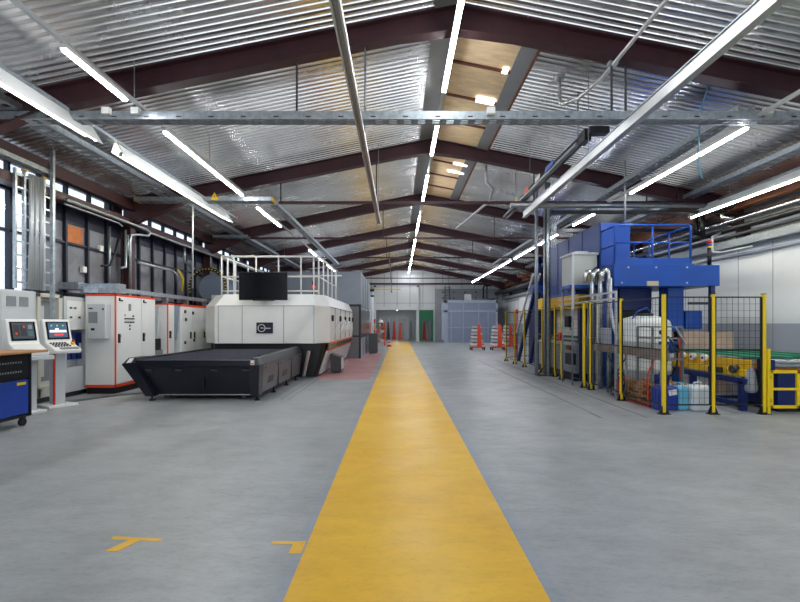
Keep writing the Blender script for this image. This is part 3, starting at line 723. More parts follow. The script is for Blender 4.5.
build('worktop', MB().box(-6.4, BX + .2, BA - .05, BB + .08, 1.11, 1.145), mat('bench_wood', (178, 128, 84), .5, 0, var=.12, vscale=5), root, bevel=.005)
build('frame', MB().box(-6.36, BX, BA, BB, .14, .18).box(-6.36, BX, BA, BB, 1.06, 1.11).box(BX - .04, BX, BB - .04, BB, .14, 1.11).box(-6.36, BX - .04, BB - .02, BB, .14, 1.11).box(-6.36, BX, BA, BA + .02, .14, 1.11), BLACKM, root)
pn = build('perforated_panel', MB().box(BX - .06, BX - .01, BA + .02, BB - .04, .72, 1.06), BLACKM, root)
m = MB()
for r in (.82, .835, .96, .975):
    for i in range(30): m.box(BX - .01, BX - .006, BA + .15 + i * .044, BA + .168 + i * .044, r, r + .007)
build('perforation', m, CREAM2, pn)
for i, y in enumerate((BA + .02, 6.10)):
    dd = build('door', MB().box(BX - .045, BX - .005, y, y + .77, .19, .70), mat('bench_blue', (26, 60, 150), .4), root, bevel=.004)
    yh = 6.10 + (-.08 if i == 0 else .09)
    build('handle', MB().cyl((BX - .005, yh, .45), (BX + .03, yh, .45), .028, 10), CHROME, dd)
build('yellow_sticker', MB().box(BX - .005, BX - .002, 6.66, 6.82, .63, .67), YEL, root)
build('cabinet_back', MB().box(-6.34, BX - .06, BA + .02, BB - .04, .19, 1.06), BLUED, root)
for (x, y) in ((BX - .06, 6.82), (-6.28, 6.82), (BX - .06, 5.4), (-6.28, 5.4)):
    c = build('caster', MB().cyl((x - .02, y, .06), (x + .02, y, .06), .06, 12).box(x - .03, x + .03, y - .03, y + .03, .11, .14), RUBBER, root)

# ------------------------------------------------------------------ laser cutting machine
root = thing('laser_cutting_machine', 'large white laser cutting machine with black logo plate and guard rail on its roof', 'machine', (-3.8, 16, 0))
def fp(x0, x1, y0, y1, c, cl=None):
    cl = cl or c
    return [(x0 + cl, y0), (x1 - c, y0), (x1, y0 + c * 1.6), (x1, y1), (x0, y1), (x0, y0 + cl * 1.2)]
rings = []
for z, ix, iy, c in ((.98, 0, 0, .34), (1.30, -.03, 0, .34), (2.06, -.02, 0, .34), (2.40, .16, .28, .30)):
    rings.append([(x, y, z) for x, y in fp(-5.74 + ix, -2.06 - ix, 12.8 + iy, 19.8, c, .52)])
build('housing', MB().loft(rings), CREAM, root, bevel=.012)
# seams
m = MB()
for x in (-5.14, -4.46, -3.28, -2.42): m.box(x - .007, x + .007, 12.792, 12.802, 1.0, 2.05)
m.box(-5.16, -2.40, 12.792, 12.802, 2.045, 2.06)
build('front_seam', m, GREYD, root)
m = MB()
for y in (14.3, 15.6, 17.0, 18.4): m.box(-2.045, -2.02, y - .008, y + .008, 1.02, 2.05)
m.box(-2.045, -2.015, 13.4, 19.8, 2.03, 2.045)
for y in (14.0, 15.3, 16.7, 18.1): m.bar((-2.02, y + .1, 1.35), (-2.02, y + 1.0, 1.62), .012, .012)
build('side_seam', m, GREYD, root)
for y, z in ((13.55, 1.72), (15.35, 1.72), (16.75, 1.72), (18.15, 1.72), (19.4, 1.72)):
    build('door_handle', MB().box(-2.03, -1.97, y, y + .12, z - .1, z + .08), BLACKM, root)
for y in (15.9, 17.4): build('wedge_panel', MB().hexa([(-2.04, y, 1.3), (-1.98, y, 1.3), (-1.98, y + 1.0, 1.3), (-2.04, y + 1.0, 1.3), (-2.04, y, 1.34), (-1.99, y, 1.34), (-1.99, y + 1.0, 1.75), (-2.04, y + 1.0, 1.75)]), CREAM, root)
# lower body
m = MB().loft([[(x, y, z) for x, y in fp(-5.4, -2.15 - q, 12.95, 19.7, .1)] for z, q in ((.02, .22), (.55, .06), (.98, 0))])
build('lower_body', m, BLACKM, root)
build('side_panel', MB().hexa([(-2.36, 13.2, .08), (-2.30, 13.2, .08), (-2.30, 19.7, .08), (-2.36, 19.7, .08), (-2.14, 13.2, .74), (-2.08, 13.2, .74), (-2.08, 19.7, .74), (-2.14, 19.7, .74)]), CREAM2, root)
build('orange_stripe', MB().box(-2.07, -2.03, 13.2, 19.8, .935, .975), ORANGE, root)
build('orange_stripe', MB().box(-2.13, -2.06, 13.2, 19.8, .74, .77), ORANGE, root)
build('green_window', MB().box(-2.12, -2.08, 13.35, 15.2, .79, .92), mat('green_tinted_window', (20, 92, 66), .2), root)
build('green_window', MB().box(-2.12, -2.08, 15.3, 16.9, .79, .92), mat('dark_window', (24, 30, 34), .2), root)
build('green_window', MB().box(-2.12, -2.08, 17.0, 19.6, .79, .92), mat('green_tinted_window', (20, 92, 66), .2), root)
# logo
lg = build('logo_plate', MB().box(-4.05, -3.58, 12.775, 12.795, 1.27, 1.58), mat('logo_navy', (14, 18, 48), .3), root)
build('logo_ring', MB().ring((-3.90, 12.768, 1.42), .10, .010, 'y', 0, 360, 28, 6), WHITEP, lg)
m = MB()
for x, w, h in ((-3.925, .02, .03), (-3.90, .014, .022), (-3.88, .014, .022), (-3.86, .016, .022)): m.box(x, x + w, 12.766, 12.772, 1.41, 1.41 + h)
for i in range(6): m.box(-3.785 + i * .024, -3.785 + i * .024 + .017, 12.766, 12.772, 1.40, 1.425 if i % 2 else 1.43)
m.box(-3.82, -3.79, 12.766, 12.772, 1.412, 1.420)
build('logo_lettering', m, WHITEP, lg)
# side terminal box
m = MB().hexa([(-2.12, 13.9, .05), (-1.80, 14.0, .05), (-1.80, 14.6, .05), (-2.12, 14.5, .05), (-2.12, 13.9, .62), (-1.80, 14.0, .50), (-1.80, 14.6, .50), (-2.12, 14.5, .62)])
build('terminal_box', m, CHARCOAL, root, bevel=.01)
build('terminal_face', MB().hexa([(-1.80, 14.02, .12), (-1.79, 14.02, .12), (-1.79, 14.58, .12), (-1.80, 14.58, .12), (-1.80, 14.02, .48), (-1.79, 14.02, .48), (-1.79, 14.58, .48), (-1.80, 14.58, .48)]), CREAM2, root)
# guard rail
gr = build('guard_rail', MB().cyl((-5.3, 13.45, 3.55), (-2.4, 13.45, 3.55), .03, 8).cyl((-5.3, 13.45, 2.95), (-2.4, 13.45, 2.95), .022, 8).cyl((-5.3, 13.45, 2.52), (-2.4, 13.45, 2.52), .022, 8)
      .cyl((-2.4, 13.45, 3.55), (-2.4, 17.2, 3.55), .03, 8).cyl((-2.4, 13.45, 2.95), (-2.4, 17.2, 2.95), .022, 8)
      .cyl((-5.3, 13.45, 3.55), (-5.3, 18.8, 3.55), .03, 8).cyl((-5.3, 13.45, 2.95), (-5.3, 18.8, 2.95), .022, 8)
      .cyl((-5.3, 18.8, 3.55), (-2.4, 18.8, 3.55), .03, 8), WHITEP, root)
for x in (-5.3, -5.12, -4.93, -4.27, -3.6, -2.93, -2.55, -2.4): build('rail_post', MB().cyl((x, 13.45, 2.38), (x, 13.45, 3.55), .024, 8), WHITEP, gr)
for y in (14.3, 15.2, 16.1, 17.0, 17.2): build('rail_post', MB().cyl((-2.4, y, 2.38), (-2.4, y, 3.55), .022, 8), WHITEP, gr)
for y in (14.6, 15.8, 17.2, 18.8): build('rail_post', MB().cyl((-5.3, y, 2.38), (-5.3, y, 3.55), .024, 8), WHITEP, gr)
bc = build('beacon', MB().cyl((-2.58, 13.6, 2.38), (-2.58, 13.6, 2.62), .05, 12), BLACKM, root)
build('red_lens', MB().cyl((-2.58, 13.6, 2.62), (-2.58, 13.6, 2.70), .052, 12), emis('red_beacon', (220, 30, 20), .8), bc)
build('beacon_cap', MB().cyl((-2.58, 13.6, 2.70), (-2.58, 13.6, 2.84), .05, 12), BLACKM, bc)
# big screen in front
tvr = thing('wall_screen', 'large black flat screen mounted on the front edge of the machine roof', 'screen', (-3.83, 12.7, 2.2))
build('panel', MB().box(-4.49, -3.17, 12.66, 12.72, 2.23, 2.98), SCREEN, tvr)
build('bezel', MB().box(-4.51, -3.15, 12.68, 12.735, 2.21, 3.0), BLACKM, tvr)
build('mount', MB().bar((-3.83, 12.74, 2.35), (-3.83, 13.2, 2.38), .12, .1).box(-4.1, -3.5, 12.62, 12.7, 2.19, 2.215), BLACKM, tvr)

# pallet table
root = thing('pallet_table', 'low black shuttle table of steel slats in front of the laser machine', 'machine table', (-4.1, 10.8, 0))
XA, XB, XC = -5.02, -5.48, -2.80      # lower edge, upper edge of the outward leaning cheek, straight side
Yf, Yr, ZT = 8.95, 12.85, .84
build('table_top', MB().box(-5.3, -2.98, Yf + .06, Yr, .72, ZT - .035), TABLETOP, root)
m = MB(); y = Yf + .12
while y < Yr: m.box(-5.24, -3.02, y, y + .006, ZT - .035, ZT - .015); y += .06
build('slats', m, TABLETOP, root)
build('front_panel', MB().hexa([(XA + .1, Yf + .16, .12), (XC - .06, Yf + .16, .12), (XC - .06, Yf + .2, .12), (XA + .1, Yf + .2, .12), (-5.32, Yf + .02, .70), (XC - .06, Yf + .02, .70), (XC - .06, Yf + .08, .70), (-5.32, Yf + .08, .70)]), TABLEB, root)
build('front_lip', MB().box(-5.34, XC - .06, Yf - .02, Yf + .08, .705, ZT - .02), TABLEB, root, bevel=.008)
build('panel_seam', MB().box(-3.92, -3.90, Yf + .05, Yf + .09, .25, .62), BLACKM, root)
for x in (-5.05, -4.45, -3.75, -3.12): build('latch', MB().box(x, x + .12, Yf + .0, Yf + .05, .60, .635), CHARCOAL, root)
ck = build('cheek', MB().hexa([(XA - .02, Yf, .10), (XA + .14, Yf, .10), (XA + .14, Yf + .34, .10), (XA - .02, Yf + .34, .10), (XB, Yf - .06, ZT - .1), (XB + .26, Yf - .06, ZT - .06), (XB + .26, Yf + .5, ZT - .06), (XB, Yf + .5, ZT - .1)])
      .hexa([(XB, Yf - .06, ZT - .1), (XB + .26, Yf - .06, ZT - .06), (XB + .26, Yf + .5, ZT - .06), (XB, Yf + .5, ZT - .1), (XB + .09, Yf + .03, ZT + .03), (XB + .24, Yf + .03, ZT + .03), (XB + .24, Yf + .5, ZT + .03), (XB + .09, Yf + .5, ZT + .03)]), TABLEB, root)
build('white_label', MB().hexa([(XB + .09, Yf - .064, ZT - .07), (XB + .19, Yf - .064, ZT - .06), (XB + .19, Yf - .06, ZT - .06), (XB + .09, Yf - .06, ZT - .07), (XB + .12, Yf + .01, ZT + .02), (XB + .20, Yf + .01, ZT + .025), (XB + .20, Yf + .03, ZT + .025), (XB + .12, Yf + .03, ZT + .02)]), WHITEP, ck)
ck = build('cheek', MB().hexa([(XC - .17, Yf + .02, .10), (XC + .0, Yf + .02, .10), (XC + .0, Yf + .25, .10), (XC - .17, Yf + .25, .10), (XC - .17, Yf - .06, ZT - .1), (XC + .04, Yf - .06, ZT - .12), (XC + .04, Yf + .25, ZT - .12), (XC - .17, Yf + .25, ZT - .1)])
      .hexa([(XC - .17, Yf - .06, ZT - .1), (XC + .04, Yf - .06, ZT - .12), (XC + .04, Yf + .25, ZT - .12), (XC - .17, Yf + .25, ZT - .1), (XC - .15, Yf + .03, ZT + .02), (XC - .03, Yf + .03, ZT + .02), (XC - .03, Yf + .25, ZT + .02), (XC - .15, Yf + .25, ZT + .02)]), TABLEB, root)
build('white_label', MB().box(XC - .13, XC - .06, Yf - .064, Yf - .06, ZT - .11, ZT - .02), WHITEP, ck)
build('orange_label', MB().box(XC - .12, XC - .07, Yf - .067, Yf - .063, ZT - .10, ZT - .07), ORM, ck)
sp = build('side_panel', MB().hexa([(XC - .05, Yf + .25, .14), (XC + .0, Yf + .25, .14), (XC + .0, Yr - .2, .14), (XC - .05, Yr - .2, .14), (XC - .03, Yf + .25, .70), (XC + .03, Yf + .25, .70), (XC + .03, Yr, .70), (XC - .03, Yr, .70)]), SIDEG, root)
m = MB()
for y in (10.35, 11.6): m.box(XC + .0, XC + .032, y, y + .015, .15, .70)
for y0 in (9.55, 10.75):
    for r in range(4):
        for c in range(6): m.box(XC + .0, XC + .022, y0 + c * .07 + r * .02, y0 + c * .07 + .045 + r * .02, .30 + r * .035, .315 + r * .035)
for y in (9.35, 10.25, 10.5, 11.4, 11.75, 12.6): m.box(XC + .0, XC + .035, y, y + .04, .62, .65)
build('vent_slots', m, CHARCOAL, sp)
build('top_rail', MB().hexa([(XC - .2, Yf + .25, .72), (XC + .04, Yf + .25, .70), (XC + .04, Yr, .72), (XC - .2, Yr, .74), (XC - .15, Yf + .25, ZT + .02), (XC - .03, Yf + .25, ZT + .01), (XC - .03, Yr, ZT + .05), (XC - .15, Yr, ZT + .06)]), CHARCOAL, root)
for y in (9.7, 10.4, 11.1, 11.8): build('roller', MB().cyl((XC - .24, y, ZT + .0), (XC - .16, y, ZT + .0), .045, 12), BLACKM, root)
build('left_rail', MB().box(-5.42, -5.28, Yf + .3, Yr, .70, ZT + .01), TABLEB, root)
build('left_panel', MB().box(-5.2, -5.14, Yf + .3, Yr - .2, .14, .72), TABLEB, root)
build('under_bar', MB().box(XA + .05, XC - .05, Yf + .2, Yf + .24, .095, .125), ALU, root)
build('strut', MB().bar((XC + .10, 12.75, .06), (XC + .28, 12.6, .78), .08, .05), ALU, root)
for (x, y) in ((-4.98, 9.08), (-2.86, 9.08), (-2.83, 10.15), (-2.83, 11.3), (-2.83, 12.3), (-5.15, 11.5)):
    build('foot', MB().cyl((x, y, .03), (x, y, .14), .018, 8).cyl((x, y, 0), (x, y, .03), .055, 12), BLACKM, root)
build('drive_beam', MB().box(-4.9, -3.1, 9.9, 12.2, .35, .5).box(-4.9, -4.8, 9.4, 12.6, 0, .4).box(-3.3, -3.2, 9.4, 12.6, 0, .4), CHARCOAL, root)

# tall cabin behind the machine
root = thing('machine_cabin', 'tall grey panelled cabin standing behind the laser machine', 'cabin', (-3.6, 23, 0))
build('body', MB().box(-5.6, -1.70, 20.0, 26, 0, 3.86), mat('cabin_grey', (150, 158, 170), .4, .2, var=.05), root)
build('frame', MB().box(-1.78, -1.69, 19.93, 20.0, 0, 2.38).box(-5.6, -1.69, 19.93, 20.0, 2.30, 2.40).box(-2.45, -2.35, 19.95, 20.0, 0, 2.3).box(-5.6, -1.69, 19.95, 20.0, .95, 1.02), CHARCOAL, root)
build('lower_panel', MB().box(-2.35, -1.78, 19.96, 20.0, 0, 2.3), GREYD, root)
m = MB()
for y in (21.2, 22.6, 24.2): m.box(-1.70, -1.68, y, y + .04, 0, 3.86)
m.box(-1.70, -1.68, 20, 26, 2.32, 2.38)
build('side_seam', m, GREYD, root)
build('side_glazing', MB().box(-1.70, -1.685, 20.1, 25.9, .9, 2.3), mat('cabin_glass', (104, 112, 116), .12, .3), root)
one('floor_cabinet', MB().box(-1.6, -1.12, 23.4, 24.0, .04, 1.03).box(-1.56, -1.16, 23.44, 23.96, 0, .04), mat('slate_cabinet', (84, 88, 94), .45), 'low slate grey cabinet at the edge of the red floor zone', 'cabinet', bevel=.01)

# ------------------------------------------------------------------ far end
root = thing('jib_crane', 'white jib crane column with black head and thin yellow arm', 'crane', (-1.75, 29.5, 0))
build('column', MB().cyl((-1.75, 29.5, 0), (-1.75, 29.5, 3.65), .10, 12), mat('crane_white', (206, 218, 230), .4), root)
build('head', MB().cyl((-1.75, 29.5, 3.65), (-1.75, 29.5, 3.8), .14, 12).cyl((-1.75, 29.5, 3.3), (-1.75, 29.5, 3.4), .12, 12), BLACKM, root)
build('arm', MB().box(-2.5, .1, 29.46, 29.54, 3.76, 3.82), YEL, root)
build('base_plate', MB().box(-2.0, -1.5, 29.25, 29.75, 0, .03), CHARCOAL, root)
one('hanging_wire', MB().cyl((-.5, 30, 3.9), (-.6, 27, rz(-.6) - .1), .02, 6).cyl((-.5, 30, 3.6), (-.5, 30, 3.9), .05, 8), STEEL, 'thin wire drop hanging near the yellow jib arm', 'cable')
root = thing('storage_rack', 'orange rack filled with small boxes beside the jib crane', 'rack', (-1.5, 31.6, 0))
for x in (-1.98, -1.0):
    for y in (31.3, 31.9): build('upright', MB().box(x - .03, x + .03, y - .03, y + .03, 0, 1.62), ORM, root)
for z in (.22, .55, .88, 1.2, 1.55): build('shelf', MB().box(-2.0, -.98, 31.28, 31.92, z, z + .03), CHIP, root)
k = 0
for z in (.25, .58, .91, 1.23):
    for i in range(3):
        c = [WOOD, ORM, CREAM2, YEL, GREYD, CHIP][k % 6]; k += 1
        x = -1.92 + i * .31
        one('storage_box', MB().box(x, x + .26, 31.35, 31.8, z, z + .2), c, '%s bin on the %s shelf of the orange rack' % (('leftmost', 'middle', 'rightmost')[i], ('bottom', 'second', 'third', 'fourth')[int((z - .25) / .32)]), 'box', 'bins on the orange rack')
one('white_helmet', MB().lathe(-1.28, 31.6, [(.17, 1.58), (.18, 1.66), (.14, 1.75), (.06, 1.80), (.01, 1.81)], 14), WHITEP, 'round white helmet lying on the orange rack', 'helmet')
one('red_bucket', MB().lathe(-1.82, 31.6, [(.14, 1.58), (.18, 1.80), (.19, 1.86)], 14), REDM, 'red bucket standing on the orange rack', 'bucket')
root = thing('traffic_cone', 'small red and white traffic cone beside the walkway end', 'cone', (-.66, 30.2, 0))
build('base', MB().box(-.84, -.48, 30.02, 30.38, 0, .03), ORM, root)
build('cone_body', MB().lathe(-.66, 30.2, [(.14, .03), (.11, .14)], 14).lathe(-.66, 30.2, [(.082, .24), (.055, .34)], 14).lathe(-.66, 30.2, [(.045, .40), (.025, .48)], 14), REDM, root)
build('white_band', MB().lathe(-.66, 30.2, [(.11, .14), (.082, .24)], 14).lathe(-.66, 30.2, [(.055, .34), (.045, .40)], 14), WHITEP, root)
for x, l in ((-2.06, 'at the far opening beside the rack'), (1.62, 'between the far opening and the green doorway')):
    root = thing('wall_post', 'slim white post with black cap %s' % l, 'post', (x, 38.75, 0))
    build('shaft', MB().box(x - .06, x + .06, 38.7, 38.82, 0, 4.7), WHITEP, root); build('cap', MB().box(x - .09, x + .09, 38.66, 38.86, 4.7, 4.82), BLACKM, root)
# things seen through the opening
def stand(x, y, c, h, label, cat='stand', w=.22):
    root = thing('tool_stand', label, cat, (x, y, 0))
    build('base', MB().box(x - w, x + w, y - .25, y + .25, .08, .14), c, root)
    build('tapered_post', MB().loft([[(x - w * .8, y - .1, .14), (x + w * .8, y - .1, .14), (x + w * .8, y + .1, .14), (x - w * .8, y + .1, .14)], [(x - .06, y - .05, h), (x + .06, y - .05, h), (x + .06, y + .05, h), (x - .06, y + .05, h)]]), c, root)
    for dx in (-w * .8, w * .8): build('caster', MB().cyl((x + dx - .02, y, .05), (x + dx + .02, y, .05), .05, 10), RUBBER, root)
stand(-.45, 41.5, REDM, 1.75, 'dark red tapered stand inside the far room')
stand(.1, 41.2, ORM, 1.6, 'bright orange tapered stand inside the far room')
stand(-1.0, 41.8, CHARCOAL, 1.7, 'charcoal tapered stand inside the far room')
stand(.65, 41.4, CREAM2, 1.7, 'pale grey tapered stand inside the far room')
stand(1.1, 41.6, GREYD, 1.8, 'mid grey tapered stand inside the far room')
stand(2.3, 41.2, REDM, 1.7, 'red tapered stand seen through the green doorway')
stand(2.62, 41.8, CREAM2, 1.5, 'pale stand seen through the green doorway')
one('machine_block', MB().box(-2.0, -1.3, 42, 43, 0, 1.3).box(-1.9, -1.5, 42.2, 42.8, 1.3, 1.6), CHARCOAL, 'dark machine block standing in the far room', 'machine')
one('machine_block', MB().box(-1.75, -1.35, 36.2, 36.6, 0, 1.0).cyl((-1.55, 36.4, 1.0), (-1.55, 36.4, 1.5), .12, 10), mat('pale_blue_unit', (136, 170, 196), .4), 'pale blue upright unit before the far opening', 'machine')

for (x0, x1, l) in ((-1.9, -1.0, 'beside the dark machine block'), (-.2, .9, 'behind the bright orange stand'), (2.0, 3.1, 'seen through the green doorway')):
    root = thing('storage_rack', 'pale steel shelf rack in the far room %s' % l, 'rack', ((x0 + x1) / 2, 45.2, 0))
    for x in (x0, x1): build('upright', MB().box(x - .04, x + .04, 45.0, 45.4, 0, 2.1), CREAM, root)
    for z in (.2, .7, 1.2, 1.7, 2.1): build('shelf', MB().box(x0, x1, 45.0, 45.4, z, z + .05), CREAM2, root)
# booth
root = thing('paint_booth', 'large blue grey steel booth against the far wall', 'booth', (5.7, 37, 0))
build('body', MB().box(3.72, 7.86, 36.06, 38.9, 0, 3.36), BOOTHD, root)
m = MB().box(3.6, 7.9, 35.98, 36.08, 3.2, 3.42).box(3.6, 7.9, 35.98, 36.06, 2.45, 2.6).box(3.6, 3.9, 35.98, 36.06, 0, 3.4).box(7.75, 7.9, 35.98, 36.06, 0, 3.4)
for x in (4.15, 5.1, 6.35, 7.1): m.box(x, x + .07, 35.99, 36.06, 0, 2.45)
for x in (5.1, 6.35): m.box(x, x + .07, 35.99, 36.06, 2.6, 3.2)
m.box(3.9, 7.75, 35.99, 36.06, 1.2, 1.26).box(3.9, 7.75, 35.99, 36.06, 0, .06)
build('frame', m, BOOTH, root)
build('hinge_column', MB().box(3.42, 3.6, 36.0, 36.3, .2, 3.3).box(3.36, 3.48, 35.95, 36.1, 2.6, 2.8).box(3.36, 3.48, 35.95, 36.1, 1.6, 1.75).box(3.36, 3.48, 35.95, 36.1, .5, .7), BOOTH, root)
one('white_box', MB().box(5.35, 5.85, 36.4, 36.9, 3.42, 3.92), WHITEP, 'white box standing on the booth roof', 'box')
m = MB()
for i in range(3): m.cyl((5.95, 36.3 + i * .16, 3.5), (7.75, 36.3 + i * .16, 3.5 + .02 * i), .07, 10)
one('pipe_bundle', m, GREYD, 'bundle of grey pipes lying on the booth roof', 'pipe')
root = thing('wall_ladder', 'short wall ladder rising behind the booth roof', 'ladder', (4.1, 38.7, 3.4))
for x in (3.95, 4.35): build('rail', MB().box(x - .03, x + .03, 38.6, 38.66, 3.36, 4.75), CHARCOAL, root)
for i in range(6): build('rung', MB().box(3.95, 4.35, 38.62, 38.65, 3.5 + i * .22, 3.53 + i * .22), CHARCOAL, root)
one('drain_pipe', MB().tube([(7.2, 38.4, 3.4), (7.2, 38.4, 4.6), (7.3, 38.4, 4.8), (7.9, 38.4, 4.8)], .07, 8).tube([(7.5, 38.4, 3.4), (7.5, 38.4, 4.8)], .05, 8), CHARCOAL, 'dark bent pipe rising behind the booth roof', 'pipe')
one('wall_cabinet', MB().box(8.7, 8.97, 31.0, 32.6, 2.3, 3.4), CREAM, 'white electrical box high on the white wall near the booth', 'cabinet', bevel=.01)

# orange trolleys
def trolley(label):
    root = thing('roll_trolley', label, 'trolley', (0, 0, 0), 'orange roll trolleys before the booth')
    build('base_frame', MB().box(-.42, .42, -.3, -.24, .14, .2).box(-.42, .42, .24, .3, .14, .2).box(-.42, -.34, -.3, .3, .14, .2).box(.34, .42, -.3, .3, .14, .2).box(-.05, .05, -.3, .3, .14, .2), ORM, root)
    build('mast', MB().loft([[(-.02, -.16, .2), (.24, -.16, .2), (.24, .16, .2), (-.02, .16, .2)], [(.04, -.05, 1.5), (.16, -.05, 1.5), (.16, .05, 1.5), (.04, .05, 1.5)]]), ORM, root)
    for i in range(6):
        z = .3 + i * .2
        w = .30 - i * .02
        a = build('tray', MB().box(-.10 - w, -.04, -.18, .18, z, z + .11), (WHITEP, CREAM2)[i % 2], root)
        build('clamp', MB().box(-.10 - w * .6, -.06, -.2, .2, z + .11, z + .15), ORM if i % 2 else BLACKM, a)
        build('arm', MB().box(.2 - i * .01, .36 - i * .03, -.12, .12, z, z + .07), (ORM, CREAM2)[i % 2], root)
    for x in (-.36, .36):
        for y in (-.26, .26): build('caster', MB().cyl((x - .03, y, .07), (x + .03, y, .07), .07, 12).box(x - .04, x + .04, y - .03, y + .03, .12, .15), RUBBER, root)
    return root
t0 = trolley('orange roll trolley alone in open floor before the booth'); t0.location = (4.6, 26.4, 0)
t1 = copy_tree(t0); t1.location = (5.75, 26.2, 0); t1['label'] = 'orange roll trolley partly overlapping the end of the fence'
t1b = copy_tree(t0); t1b.location = (6.75, 27.6, 0); t1b['label'] = 'orange roll trolley mostly hidden behind the fence end'

# ------------------------------------------------------------------ wall pipes on the white wall
def wp(name, x, z, r, m_, label, y0=2, y1=38): one(name, MB().cyl((x, y0, z), (x, y1, z), r, 14), m_, label, 'pipe')
wp('wall_pipe', 8.78, 4.04, .075, BLACKM, 'thick black insulated pipe along the white wall')
wp('wall_pipe', 8.72, 4.24, .045, CHROME, 'bright metal pipe above the black insulated pipe')
wp('wall_pipe', 8.80, 3.86, .05, CHARCOAL, 'slim dark pipe below the black insulated pipe')
m = MB().box(8.72, 8.97, -2, 38, 3.55, 3.57).box(8.70, 8.72, -2, 38, 3.55, 3.74)
for i in range(60): m.box(8.73, 8.97, 2 + i * .5, 2.3 + i * .5, 3.70, 3.712)
one('cable_tray', m, DULLG, 'grey cable tray on top of the white wall lining', 'cable tray')
wp('wall_pipe', 8.92, 3.36, .035, HOSEG, 'thin grey pipe fixed below the white wall tray', 4, 38)
m = MB().box(8.9, 9.25, 3.5, 38, 3.44, 3.50)
one('drop_pipe', MB().tube([(8.5, 12.9, 4.75), (8.5, 12.9, 4.15), (8.66, 12.9, 4.12)], .07, 10).tube([(8.5, 12.6, 4.75), (8.5, 12.6, 3.9)], .06, 10), BLACKM, 'pair of black pipes dropping to the wall run', 'pipe')
one('drop_pipe', MB().tube([(8.55, 11.9, 4.7), (8.55, 11.9, 4.35), (8.70, 11.7, 4.28)], .05, 10), CHROME, 'short bright pipe bend above the black wall pipe', 'pipe')
one('drop_pipe', MB().tube([(8.72, 12.2, 4.0), (8.5, 12.2, 3.9), (8.5, 12.2, 3.5), (8.52, 11.9, 3.42), (8.55, 10.9, 3.42)], .025, 8), HOSEG, 'thin grey pipe loop under the black wall pipe', 'pipe')
one('wall_pipe', MB().cyl((8.3, 26, 4.1), (8.3, 38.4, 4.1), .16, 12), CHARCOAL, 'fat dark duct along the far end of the white wall', 'pipe')
one('wall_pipe', MB().tube([(7.9, 30, 4.7), (8.5, 30, 4.7), (8.7, 30, 4.55), (8.7, 30, 4.0)], .1, 10), RUST, 'rust brown bent pipe near the far corner', 'pipe')

# ------------------------------------------------------------------ blue press
root = thing('blue_press', 'towering blue press with railed platform behind the fence', 'machine', (6.0, 12.5, 0))
build('side_cabin', MB().box(5.02, 5.78, 11.25, 15.0, 2.42, 4.08), BLUE2, root, bevel=.01)
m = MB()
for y in (12.3, 13.3, 14.2): m.box(5.008, 5.02, y, y + .03, 2.45, 4.05)
m.box(5.008, 5.02, 11.3, 15, 2.72, 2.75)
build('cabin_seam', m, BLUED, root)
build('cabin_front', MB().box(5.04, 5.76, 11.22, 11.25, 3.0, 4.04), BLUE, root)
build('platform', MB().box(5.02, 6.9, 10.5, 13.2, 2.42, 2.94), BLUE, root, bevel=.008)
build('platform_extension', MB().box(6.9, 7.57, 10.62, 12.6, 2.44, 2.93), BLUE, root, bevel=.006)
for x, y in ((5.35, 2.86), (6.0, 2.86), (6.72, 2.86), (5.2, 2.5), (6.72, 2.5)): build('bolt', MB().cyl((x, 10.49, y), (x, 10.5, y), .022, 8), CREAM2, root)
build('name_plate', MB().box(5.78, 6.05, 10.485, 10.5, 2.43, 2.54), mat('plate_beige', (190, 180, 150), .4), root)
# legs
build('column', MB().box(4.98, 5.34, 11.0, 11.4, 0, 2.42), BLUE, root, bevel=.01)
build('column', MB().box(6.52, 6.90, 10.9, 11.3, 0, 2.42), BLUE, root, bevel=.01)
build('column', MB().box(5.8, 6.1, 14.6, 14.9, 0, 2.42), BLUED, root); build('column', MB().box(6.6, 6.9, 14.6, 14.9, 0, 2.42), BLUED, root)
build('dark_interior_block', MB().box(5.4, 6.5, 11.6, 14.4, 1.55, 2.42), BLACKM, root)  # black block gives the interior under the platform its dark tone
build('back_panel', MB().box(5.8, 7.4, 13.25, 13.35, .9, 2.40), CHARCOAL, root)
build('ram', MB().box(5.6, 6.4, 11.4, 12.2, 1.9, 2.42), BLUED, root)
build('motor_block', MB().box(6.95, 7.35, 10.9, 11.4, 1.42, 1.86), BLUE, root, bevel=.02)
build('extension_leg', MB().box(7.42, 7.52, 10.7, 10.8, 0, 2.44), BLUED, root)
build('extension_brace', MB().box(6.9, 7.5, 10.7, 10.76, 2.0, 2.06), CHARCOAL, root)
# platform railing
gr = build('guard_rail', MB().tube([(5.06, 10.56, 2.94), (5.06, 10.56, 3.80), (5.12, 10.56, 3.86), (6.78, 10.56, 3.86), (6.84, 10.56, 3.80), (6.84, 10.56, 2.94)], .025, 8)
           .cyl((5.06, 10.56, 3.45), (6.84, 10.56, 3.45), .02, 8).box(5.06, 6.84, 10.54, 10.56, 2.94, 3.08)
           .cyl((6.84, 10.56, 3.84), (6.84, 13.1, 3.84), .025, 8).cyl((6.84, 10.56, 3.45), (6.84, 13.1, 3.45), .02, 8)
           .cyl((5.9, 13.1, 3.84), (6.84, 13.1, 3.84), .025, 8).cyl((5.9, 13.1, 3.45), (6.84, 13.1, 3.45), .02, 8)
           .tube([(5.06, 10.56, 3.84), (5.06, 11.2, 3.84)], .025, 8).tube([(5.06, 10.56, 3.4), (5.06, 11.2, 3.4)], .02, 8), BLUE, root)
for x in (5.95,): build('rail_post', MB().cyl((x, 10.56, 2.94), (x, 10.56, 3.86), .022, 8), BLUE, gr)
for y in (11.4, 12.3, 13.1): build('rail_post', MB().cyl((6.84, y, 2.94), (6.84, y, 3.84), .022, 8), BLUE, gr)
